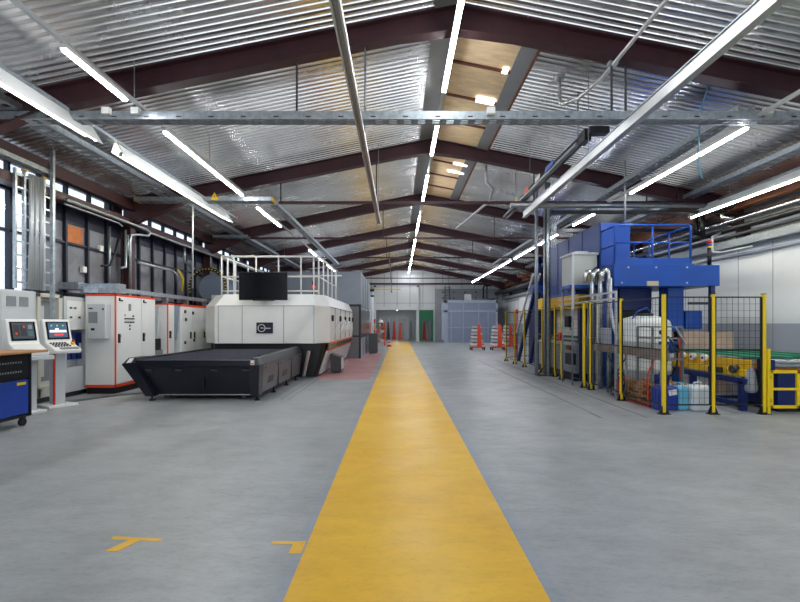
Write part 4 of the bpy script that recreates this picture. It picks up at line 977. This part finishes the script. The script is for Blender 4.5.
for x in (5.9, 6.4): build('rail_post', MB().cyl((x, 13.1, 2.94), (x, 13.1, 3.84), .022, 8), BLUE, gr)
bc = build('beacon_pole', MB().cyl((7.45, 10.8, 2.93), (7.45, 10.8, 3.36), .045, 10), BLACKM, root)
build('yellow_ring', MB().cyl((7.45, 10.8, 3.36), (7.45, 10.8, 3.40), .055, 12), YEL, bc)
build('blue_lens', MB().cyl((7.45, 10.8, 3.40), (7.45, 10.8, 3.46), .055, 12), BLUE, bc)
build('red_lens', MB().cyl((7.45, 10.8, 3.46), (7.45, 10.8, 3.54), .055, 12), REDM, bc)
build('side_plate', MB().box(4.8, 5.3, 12.2, 14.4, 2.34, 2.42), BLUE, root)
# heat exchanger box on a stand
root = thing('heat_exchanger', 'light grey sheet metal box raised beside the blue press', 'ventilation unit', (4.7, 11.7, 0))
build('box', MB().box(4.36, 4.98, 11.3, 12.05, 2.52, 3.30), mat('pale_grey_sheet', (176, 180, 178), .4, .25, var=.05), root, bevel=.01)
build('top_flange', MB().box(4.32, 5.0, 11.26, 12.08, 3.28, 3.33).box(4.5, 4.84, 11.5, 11.9, 3.33, 3.40), CREAM2, root)
build('corner_post', MB().box(4.34, 4.39, 11.27, 11.32, 1.9, 3.30), CREAM2, root)
build('tray', MB().box(4.28, 5.0, 11.3, 12.0, 2.44, 2.52), BLUE, root)
for x, y in ((4.36, 11.32), (4.36, 11.98), (4.92, 11.7), (4.92, 11.32)): build('leg', MB().cyl((x, y, 0), (x, y, 2.44), .02, 8), STEEL, root)
build('hose', MB().tube([(4.98, 11.35, 2.95), (4.92, 11.2, 2.95), (4.8, 11.2, 2.85), (4.74, 11.2, 2.7)], .015, 8), HOSE, root)
build('valve', MB().cyl((4.70, 11.15, 2.72), (4.70, 11.32, 2.72), .06, 12), YEL, root)
# three bent pipes
for i, (x, l) in enumerate(((4.60, 'nearest the yellow valve'), (4.735, 'middle one of the three'), (4.87, 'closest to the blue column'))):
    y = 10.9 - .15 * i
    m = MB().tube([(x - .09, y, 2.55), (x - .08, y, 2.72), (x - .04, y, 2.79), (x + .02, y, 2.80), (x + .07, y, 2.74), (x + .08, y, 2.6), (x + .08, y, 0)], .058, 12)
    for z in (2.5, 1.9, 1.2): m.cyl((x + .08, y, z), (x + .08, y, z + .03), .068, 12)
    one('bent_pipe', m, CHROME, 'polished swan neck pipe beside the blue press, %s' % l, 'pipe', 'swan neck pipes beside the press')
one('tube_stand', MB().bar((4.59, 9.5, 2.22), (4.59, 12.9, 2.22), .04, .04).bar((4.59, 9.5, 2.08), (4.59, 12.9, 2.08), .04, .04).bar((4.58, 9.5, 0), (4.58, 9.5, 2.24), .04, .04).bar((4.58, 10.4, 0), (4.58, 10.4, 2.24), .04, .04), ALU, 'aluminium tube frame at head height behind the fence', 'frame')
one('grey_hose', MB().tube([(4.9, 10.42, 2.6), (4.88, 10.38, 1.9), (4.86, 10.2, 1.5), (4.86, 10.0, 1.2)], .035, 8), HOSEG, 'grey hoses looping down beside the polished pipes', 'hose')

# tall columns at the fence
root = thing('support_post', 'tall slotted grey steel post standing among the fence posts', 'post', (4.42, 13.4, 0))
build('shaft', MB().box(4.35, 4.49, 13.35, 13.38, 0, rz(4.5)).box(4.35, 4.38, 13.35, 13.5, 0, rz(4.5)).box(4.46, 4.49, 13.35, 13.5, 0, rz(4.5)), GALV, root)
build('base_plate', MB().box(4.1, 4.62, 13.25, 13.58, 0, .02), BLACKM, root)
build('conduit', MB().cyl((4.32, 13.4, .03), (4.32, 13.4, 4.9), .02, 8), ALU, root)
build('foot_brace', MB().bar((4.14, 13.4, .03), (4.36, 13.4, .3), .03, .03), BLACKM, root)
m = MB().box(4.14, 4.22, 13.65, 13.72, 0, rz(4.23)).box(4.10, 4.24, 13.6, 13.8, 0, .02)
one('support_post', m, STEEL, 'slimmer dark steel post just beside the slotted post', 'post')
one('support_post', MB().box(4.62, 4.68, 13.9, 13.96, 0, 4.4), STEEL, 'short steel post behind the slotted post', 'post')
m = MB()
for i in range(5): m.tube([(4.6 + i * .06, 13.9, 3.9), (4.6 + i * .06, 13.9, 4.6), (4.7 + i * .06, 13.8, 4.86)], .018, 6)
one('cable_drop', m, HOSEG, 'group of grey cables dropping from the tray above the press', 'cable')
one('dark_rail', MB().box(4.5, 8.7, 14.0, 14.08, 4.40, 4.50), CHARCOAL, 'dark horizontal rail above the blue cabin', 'rail')

# forming machine behind the fence
root = thing('forming_machine', 'grey and white forming machine with yellow beam behind the fence', 'machine', (5.2, 13.5, 0))
build('bed', MB().box(4.72, 5.75, 12.1, 15.2, .2, .95), mat('bed_grey', (168, 172, 180), .45, .2, var=.1), root, bevel=.02)
build('bed_cover', MB().hexa([(4.68, 12.1, .95), (5.75, 12.1, .95), (5.75, 15.2, .95), (4.68, 15.2, .95), (4.9, 12.2, 1.15), (5.75, 12.2, 1.15), (5.75, 15.1, 1.15), (4.9, 15.1, 1.15)]), FILMY, root)
build('white_cover', MB().box(5.0, 5.06, 12.2, 14.28, 1.2, 1.95), WHITEP, root)
build('green_rail', MB().box(4.66, 4.74, 11.9, 15.3, 1.16, 1.22), mat('dark_green_rail', (26, 88, 66), .45), root)
build('yellow_beam', MB().box(4.75, 5.3, 11.9, 14.3, 1.96, 2.33), YELD, root, bevel=.01)
build('yellow_box', MB().box(4.62, 5.0, 14.5, 15.3, 2.0, 2.36), YEL, root, bevel=.01)
for y in (12.02, 14.3): build('blue_post', MB().box(4.84, 5.0, y, y + .16, 0, 2.3), BLUED, root)
build('plinth', MB().box(4.70, 5.75, 12.1, 15.3, 0, .2), BLACKM, root)
build('black_clamp', MB().box(4.6, 4.72, 12.2, 12.5, 1.45, 1.75), BLACKM, root)
build('orange_motor', MB().cyl((4.65, 12.15, .90), (4.65, 12.4, .90), .06, 12), RUST, root)
build('motor_drive', MB().box(4.56, 4.7, 11.95, 12.35, .45, .75), CHARCOAL, root)
build('notice_sheet', MB().box(4.99, 5.0, 12.9, 13.15, 1.35, 1.7), STEEL, root)
root = thing('blue_gantry', 'dark blue leaning gantry struts at the far end of the fence', 'gantry', (5.0, 17, 0))
build('lower_cross_beam', MB().box(5.12, 5.26, 15.6, 17.1, .7, .95), BLUED, root); build('upper_cross_beam', MB().box(5.12, 5.26, 15.6, 17.1, 2.1, 2.3), BLUED, root)
build('yellow_guard', MB().box(5.27, 5.29, 15.6, 17.0, 1.0, 2.0), mat('yellow_mesh_guard', (186, 172, 40), .5), root)
build('strut', MB().bar((4.85, 18.3, .05), (4.85, 15.9, 2.9), .12, .12), BLUED, root)
build('strut', MB().bar((5.05, 17.3, .05), (5.05, 15.6, 2.9), .12, .12), BLUED, root)
build('white_ladder_rail', MB().bar((4.72, 18.0, 1.2), (4.72, 15.8, 3.3), .05, .08).bar((4.95, 18.0, 1.2), (4.95, 15.8, 3.3), .05, .08), CREAM2, root)
build('top_beam', MB().box(4.75, 6.6, 15.5, 15.8, 2.75, 3.0), BLUED, root)
build('post', MB().box(4.9, 5.1, 16.1, 16.3, 0, 3.9), BLUED, root); build('post', MB().box(5.9, 6.1, 16.6, 16.8, 0, 3.9), BLUED, root)
build('cross_beam', MB().box(4.9, 6.1, 16.1, 16.3, 3.7, 3.9), BLUED, root)
build('drive_motor', MB().cyl((4.6, 15.6, 2.75), (5.2, 15.6, 2.75), .15, 14), BLUE, root)
one('machine_block', MB().box(5.3, 6.4, 17.4, 18.4, 0, 1.9).box(5.4, 6.2, 17.5, 18.3, 1.9, 2.3), BLUED, 'dark blue machine block behind the far fence end', 'machine', bevel=.01)
one('signal_light', MB().cyl((5.3, 20.2, 0), (5.3, 20.2, 2.0), .03, 8).cyl((5.3, 20.2, 2.0), (5.3, 20.2, 2.2), .06, 8), REDM, 'red capped signal post beyond the gantry', 'signal light')

# ------------------------------------------------------------------ fence
FX = 4.5; HT = 2.05
posts = [(4.53, 7.7), (4.47, 9.05), (4.5, 10.55), (4.48, 10.9), (4.5, 12.45), (4.56, 13.15), (4.56, 14.3), (4.46, 16.0), (4.45, 17.3), (4.43, 18.6)]
plab = ['at the corner beside the blue canister', 'beside the white tank', 'near one of the close pair beside the polished pipes', 'far one of the close pair beside the polished pipes', 'carrying the red switch', 'just before the slotted grey post',
        'just behind the slotted grey post', 'in front of the leaning blue struts', 'next to last at the far end of the fence', 'last at the far end of the fence']
def fpost(x, y, lab, h=HT, along='y'):
    root = thing('fence_post', 'yellow square fence post %s' % lab, 'fence post', (x, y, 0), 'yellow fence posts')
    build('shaft', MB().box(x - .026, x + .026, y - .026, y + .026, .03, h), YELP, root, bevel=.004)
    m = MB().box(x - .09, x + .09, y - .06, y + .06, 0, .012)
    for s in (-1, 1): m.prism([(x + s * .03, .012), (x + s * .085, .012), (x + s * .03, .14)], 'y', y - .02, y + .02)
    build('foot_bracket', m, BLACKM, root)
    build('cap', MB().box(x - .031, x + .031, y - .031, y + .031, h, h + .012), CHARCOAL, root)
    return root
for (x, y), l in zip(posts, plab): fpost(x, y, l)
fpost(5.37, 7.7, 'between the two front panels'); fpost(6.24, 7.7, 'at the yellow gate')
def fpanel(a, b, label, z0=.16, z1=2.0, mid=1.10, bold_end=False):
    a = Vector((a[0], a[1], 0)); b = Vector((b[0], b[1], 0)); d = b - a; L = d.length; u = d / L
    a2 = a + u * .045; b2 = b - u * .045; L2 = (b2 - a2).length
    root = thing('mesh_fence', label, 'fence panel', tuple((a + b) / 2), 'black wire mesh fence panels')
    def bar(m, p, q, w): m.bar(p, q, w, w, up=(0, 0, 1))
    Z = lambda v, z: v + Vector((0, 0, z))
    m = MB(); w = .022
    bar(m, Z(a2, z0), Z(b2, z0), w); bar(m, Z(a2, z1), Z(b2, z1), w)
    for q in (a2, b2): m.bar(Z(q, z0), Z(q, z1), .026 if (q == b2 and bold_end) else .02, .026 if (q == b2 and bold_end) else .02)
    if mid: bar(m, Z(a2, mid), Z(b2, mid), w)
    build('frame', m, BLACKM, root)
    m = MB(); n = max(2, int(L2 / .09)); t = .0042
    for i in range(1, n): p = a2 + u * (L2 * i / n); m.bar(Z(p, z0), Z(p, z1), t, t)
    k = int((z1 - z0) / .115)
    for i in range(1, k): z = z0 + (z1 - z0) * i / k; m.bar(Z(a2, z), Z(b2, z), t, t)
    build('wire_mesh', m, BLACKM, root)
    return root
wh = ['before the pallets and the white tank', 'before the long weathered plank', 'narrow gap between the close pair of posts', 'before the grey machine bed', 'before the orange motor and red switch', 'at the slotted grey post',
      'behind the slotted grey post', 'before the leaning blue struts', 'at the very end of the fence']
for i in range(len(posts) - 1):
    if i == 2: continue
    fpanel(posts[i], posts[i + 1], 'black wire mesh fence panel %s' % wh[i])
fpanel((4.53, 7.7), (5.37, 7.7), 'black wire mesh fence panel before the blue and white canisters', bold_end=True)
fpanel((5.37, 7.7), (6.24, 7.7), 'black wire mesh fence panel before the yellow conveyor', bold_end=True)
fpanel((4.43, 18.6), (5.9, 18.6 + 1.2), 'black wire mesh fence panel turning in at the far corner')
one('emergency_switch', MB().cyl((4.42, 12.45, 1.2), (4.47, 12.45, 1.2), .07, 14).box(4.44, 4.47, 12.38, 12.52, 1.08, 1.3), REDM, 'red round switch on a fence post before the grey bed', 'switch')
root = thing('yellow_gate', 'low yellow tubular gate in front of the dark blue box', 'gate', (6.6, 7.7, 0))
build('gate_frame', MB().box(6.34, 6.86, 7.68, 7.72, .70, .75).box(6.34, 6.86, 7.68, 7.72, .10, .15).box(6.34, 6.39, 7.68, 7.72, .10, .75).box(6.80, 6.86, 7.68, 7.72, .10, .75).box(6.39, 6.80, 7.685, 7.715, .41, .45), YELP, root)
build('gate_post', MB().box(6.285, 6.335, 7.67, 7.73, 0, 1.12), YELP, root)
build('hinge', MB().box(6.33, 6.35, 7.675, 7.725, .2, .26).box(6.33, 6.35, 7.675, 7.725, .6, .66), BLACKM, root)

# ------------------------------------------------------------------ conveyors
root = thing('belt_conveyor', 'yellow sided conveyor with green belts on a dark blue frame', 'conveyor', (7.0, 9, 0))
build('side_panel', MB().box(6.18, 6.24, 7.95, 10.1, .62, .90), YELD, root, bevel=.01)
build('lower_side', MB().box(6.12, 6.2, 7.95, 10.1, .60, .72), YEL, root, bevel=.01)
build('far_side', MB().box(8.2, 8.26, 8.8, 10.1, .62, .92), YELD, root)
for y in (9.05, 9.4, 9.75):
    r = build('white_roll', MB().cyl((6.10, y, .86), (6.18, y, .86), .07, 18), WHITEP, root); build('roll_core', MB().cyl((6.09, y, .86), (6.1, y, .86), .025, 12), CHARCOAL, r)
for x in (6.3, 6.8, 7.3, 7.8): build('green_belt', MB().box(x, x + .14, 7.9, 10.3, .93, .97), GREENB, root)
for i in range(5): build('axle', MB().cyl((6.24, 8.85 + i * .28, .88), (8.2, 8.85 + i * .28, .88), .03, 10), STEEL, root)
build('blue_rail', MB().box(6.06, 6.16, 7.9, 10.1, .48, .58), BLUED, root); build('blue_rail', MB().box(8.2, 8.3, 8.8, 10.1, .48, .58), BLUED, root)
build('blue_floor_rail', MB().box(6.06, 6.16, 8.0, 10.1, .06, .14).box(6.06, 8.3, 8.82, 8.9, .08, .14), BLUED, root)
for (x, y) in ((6.06, 7.95), (6.06, 9.3), (8.2, 8.85), (8.2, 9.8)): build('leg', MB().box(x, x + .1, y, y + .1, 0, .52), BLUED, root)
build('motor', MB().cyl((6.05, 8.2, .72), (6.16, 8.2, .72), .07, 12), CHARCOAL, root); build('gearbox', MB().box(6.04, 6.16, 8.5, 8.8, .62, .72), CHARCOAL, root)
build('cream_box', MB().box(6.4, 6.62, 9.0, 9.3, .14, .42), WOODP, root)
build('grey_drive_box', MB().box(6.66, 7.0, 8.95, 9.3, .14, .46), CREAM2, root)
build('hanging_film', MB().lathe(6.2, 7.93, [(.02, .78), (.07, .7), (.09, .55), (.11, .42), (.10, .36), (.06, .33)], 10), mat('clear_bag', (150, 154, 162), .2), root)
root = thing('roller_conveyor', 'steel roller conveyor over a dark blue box behind the yellow gate', 'conveyor', (7.6, 8.2, 0))
build('blue_box', MB().box(6.62, 8.7, 7.86, 8.7, .08, .70), BLUED, root, bevel=.01); build('plinth', MB().box(6.66, 8.66, 7.9, 8.66, 0, .08), BLACKM, root)
del_ = 0
for i in range(4): build('roller', MB().cyl((6.5, 7.80 + i * .09, .885 - .08 * (i % 2)), (8.6, 7.80 + i * .09, .885 - .08 * (i % 2)), .035, 12), STEEL, root)
build('end_plate', MB().box(6.44, 6.5, 7.78, 8.1, .70, .92), BLUED, root); build('yellow_bar', MB().box(6.5, 8.6, 8.2, 8.26, .74, .84), YELD, root)
build('wood_strip', MB().box(6.5, 8.7, 7.88, 8.4, .70, .725), CHIP, root)
one('wooden_crate_board', MB().box(6.38, 7.7, 10.35, 10.45, .97, 1.36).box(6.38, 6.46, 10.35, 10.9, .97, 1.36), WOODP, 'pale wooden board standing at the far end of the belts', 'board')
one('air_hose', MB().tube([(6.4, 10.9, 2.4), (6.35, 10.9, 1.9), (6.3, 10.7, 1.75), (6.32, 10.5, 1.4)], .012, 6), HOSE, 'thin black air hose beside the blue press column', 'hose')
# orange tool handle
one('orange_tool', MB().bar((6.0, 9.55, 1.0), (5.95, 9.55, 1.22), .06, .05).bar((5.97, 9.5, 1.2), (6.02, 9.5, 1.24), .05, .05).bar((6.0, 9.6, .0), (6.0, 9.6, 1.0), .02, .02), ORM, 'orange handled tool beside the white rolls', 'tool')

# plank, tank, pump frame
root = thing('plank_table', 'long weathered plank on thin steel legs along the fence inside', 'plank', (4.66, 9.3, 0))
build('plank', MB().bar((4.72, 7.95, .99), (4.68, 10.7, .99), .10, .15), WOODG, root)
for y in (8.05, 9.3, 10.1, 10.6): build('leg', MB().cyl((4.69, y, 0), (4.69, y, .92), .02, 8), STEEL, root)
for (ya, yb) in ((9.3, 10.1),): build('brace', MB().bar((4.69, ya, .1), (4.69, yb, .85), .02, .02).bar((4.69, yb, .1), (4.69, ya, .85), .02, .02), CHARCOAL, root)
root = thing('water_tank', 'white plastic tank with domed top behind the pallets', 'tank', (5.5, 10.1, 0))
prof = [(.50, .0), (.53, .05), (.53, .5), (.55, .52), (.55, .58), (.53, .6), (.53, 1.1), (.55, 1.12), (.55, 1.18), (.53, 1.2), (.53, 1.52), (.50, 1.60), (.42, 1.67), (.22, 1.72), (.2, 1.72)]
build('shell', MB().lathe(5.5, 10.1, prof, 32), TANK, root)
build('lid', MB().lathe(5.5, 10.1, [(.19, 1.72), (.19, 1.77), (.05, 1.78)], 20), CHARCOAL, root)
build('hose', MB().tube([(5.1, 9.9, 1.6), (5.2, 9.85, 1.8), (5.45, 9.9, 1.9), (5.6, 10.0, 1.78)], .015, 6), BLUE, root)
# pallets
def pallet(label):
    root = thing('wooden_pallet', label, 'pallet', (0, 0, 0), 'wooden pallets stacked inside the fence')
    for x in (-.35, -.01, .33): build('bottom_board', MB().box(x - .05, x + .05, -.58, .58, 0, .02), WOOD, root)
    for x in (-.35, -.01, .33):
        for y in (-.52, 0, .52): build('block', MB().box(x - .05, x + .05, y - .06, y + .06, .02, .10), WOOD, root)
    for i in range(6): y = -.53 + i * .212; build('top_board', MB().box(-.4, .4, y - .05, y + .05, .10, .125), WOOD, root)
    return root
p0 = pallet('wooden pallet at the bottom of the stack'); p0.location = (5.18, 8.95, 0)
for i, l in ((1, 'in the middle of the stack'), (2, 'on top of the stack under the pump frame')):
    c = copy_tree(p0); c.location = (5.18 + .01 * i, 8.95 - .02 * i, .126 * i); c['label'] = 'wooden pallet ' + l
root = thing('pump_frame', 'steel frame with blue filters and pumps standing on the pallets', 'pump station', (5.15, 8.95, .38))
for x in (4.88, 5.45):
    for y in (8.66, 9.2): build('leg', MB().box(x - .02, x + .02, y - .02, y + .02, .378, 1.48), STEEL, root)
m = MB()
for z in (.85, 1.25, 1.47):
    for y in (8.66, 9.2): m.box(4.88, 5.45, y - .015, y + .015, z, z + .03)
    for x in (4.88, 5.45): m.box(x - .015, x + .015, 8.66, 9.2, z, z + .03)
build('cross_bar', m, STEEL, root)
build('diagonal_strut', MB().bar((5.3, 8.62, 1.48), (5.5, 8.62, 1.15), .03, .03), ALU, root)
for x in (5.16, 5.3):
    build('filter_housing', MB().cyl((x, 8.75, .98), (x, 8.75, 1.18), .055, 12), BLUE, root)
    build('filter_bowl', MB().cyl((x, 8.75, .82), (x, 8.75, .98), .045, 12), CAN_W, root)
build('filter_manifold', MB().box(5.08, 5.4, 8.70, 8.8, 1.14, 1.2), BLUE, root)
build('pump', MB().cyl((5.0, 8.8, .48), (5.25, 8.8, .48), .08, 14).box(5.0, 5.2, 8.7, 8.9, .378, .42), mat('pump_blue', (26, 58, 140), .4), root)
build('gauge', MB().cyl((5.05, 8.64, 1.38), (5.05, 8.66, 1.38), .05, 14), BLACKM, root)
build('pump_hose', MB().tube([(5.1, 8.8, .56), (5.15, 8.75, .7), (5.2, 8.72, .85)], .02, 8).tube([(5.25, 8.8, .5), (5.4, 8.75, .6), (5.38, 8.7, 1.0), (5.2, 8.7, 1.3)], .018, 8), HOSE, root)
one('valve_group', MB().box(4.76, 4.84, 9.72, 9.8, 0, .34).cyl((4.76, 9.70, .36), (4.86, 9.70, .36), .05, 10), REDM, 'red valve block on the floor before the tank', 'valve')
one('red_hose', MB().tube([(4.88, 8.6, .86), (4.70, 8.5, .6), (4.66, 8.45, .35), (4.64, 8.35, .1), (4.60, 8.3, .02), (4.57, 8.7, .02), (4.56, 9.3, .02)], .014, 8), HOSER, 'red hose hanging over the pallets onto the floor', 'hose')
one('black_hose', MB().tube([(4.66, 8.25, .025), (4.63, 9.0, .025), (4.62, 9.8, .025), (4.8, 10.2, .1), (4.86, 10.2, .35), (4.86, 9.8, .5), (4.86, 9.66, .3), (4.76, 9.62, .03)], .022, 8), HOSE, 'thick black hose curling on the floor before the tank', 'hose')
one('grey_canister', MB().box(4.64, 4.80, 10.15, 10.4, 1.07, 1.45), mat('grey_translucent', (150, 156, 168), .4), 'grey canister standing on the weathered plank', 'canister', bevel=.02)

def canister(x, y, w, d, h, mt, label, lab=False):
    root = thing('canister', label, 'canister', (x, y, 0), 'plastic canisters behind the front fence')
    rg = []
    for z, i in ((0, .02), (.02, 0), (h * .86, 0), (h * .93, .015), (h, .05)):
        rg.append([(x - w / 2 + i + c, y - d / 2 + i, z) for c in (.03,)] + [(x + w / 2 - i - .03, y - d / 2 + i, z), (x + w / 2 - i, y - d / 2 + i + .03, z), (x + w / 2 - i, y + d / 2 - i - .03, z), (x + w / 2 - i - .03, y + d / 2 - i, z), (x - w / 2 + i + .03, y + d / 2 - i, z), (x - w / 2 + i, y + d / 2 - i - .03, z), (x - w / 2 + i, y - d / 2 + i + .03, z)])
    build('body', MB().loft(rg), mt, root, bevel=.006)
    build('handle', MB().tube([(x - .06, y, h), (x - .06, y, h + .04), (x + .06, y, h + .04), (x + .06, y, h)], .013, 8), mt, root)
    build('cap', MB().cyl((x + w * .28, y, h - .03), (x + w * .28, y, h + .02), .028, 12), WHITEP if mt is not CAN_W else REDM, root)
    if lab:
        build('white_label', MB().hexa([(x + .00, y - d / 2 - .003, h * .60), (x + .15, y - d / 2 - .003, h * .66), (x + .15, y - d / 2, h * .66), (x + .00, y - d / 2, h * .60), (x - .02, y - d / 2 - .003, h * .82), (x + .13, y - d / 2 - .003, h * .88), (x + .13, y - d / 2, h * .88), (x - .02, y - d / 2, h * .82)]), WHITEP, root)
canister(4.80, 8.13, .36, .28, .44, CAN_B, 'dark blue plastic canister with white label by the fence corner', True)
canister(5.08, 8.16, .20, .26, .44, CAN_C, 'light blue plastic canister between the dark blue and white ones')
canister(5.37, 8.10, .37, .30, .45, CAN_W, 'translucent white plastic canister by the middle fence post')

# ------------------------------------------------------------------ world, camera
w = bpy.data.worlds.new('World'); SC.world = w; w.use_nodes = True
bg = w.node_tree.nodes['Background']; bg.inputs[0].default_value = (.86, .93, 1.0, 1); bg.inputs[1].default_value = 1.35
cam = bpy.data.cameras.new('Camera'); co = bpy.data.objects.new('Camera', cam); COL.objects.link(co)
co.location = (0, 0, 1.55); co.rotation_euler = (PI / 2, 0, 0)
cam.sensor_width = 36; cam.lens = 36 * 450 / 800; cam.shift_y = 22.5 / 800; cam.shift_x = 1 / 800; cam.clip_end = 200
SC.camera = co
vs = SC.view_settings; vs.view_transform = 'Standard'; vs.look = 'None'; vs.exposure = 0.58; vs.gamma = 1; vs.use_curve_mapping = False
cy = SC.cycles
cy.use_denoising = True
cy.max_bounces = 8; cy.diffuse_bounces = 4; cy.glossy_bounces = 4; cy.transparent_max_bounces = 12
cy.sample_clamp_indirect = 6; cy.caustics_reflective = False; cy.caustics_refractive = False
cy.use_light_tree = True
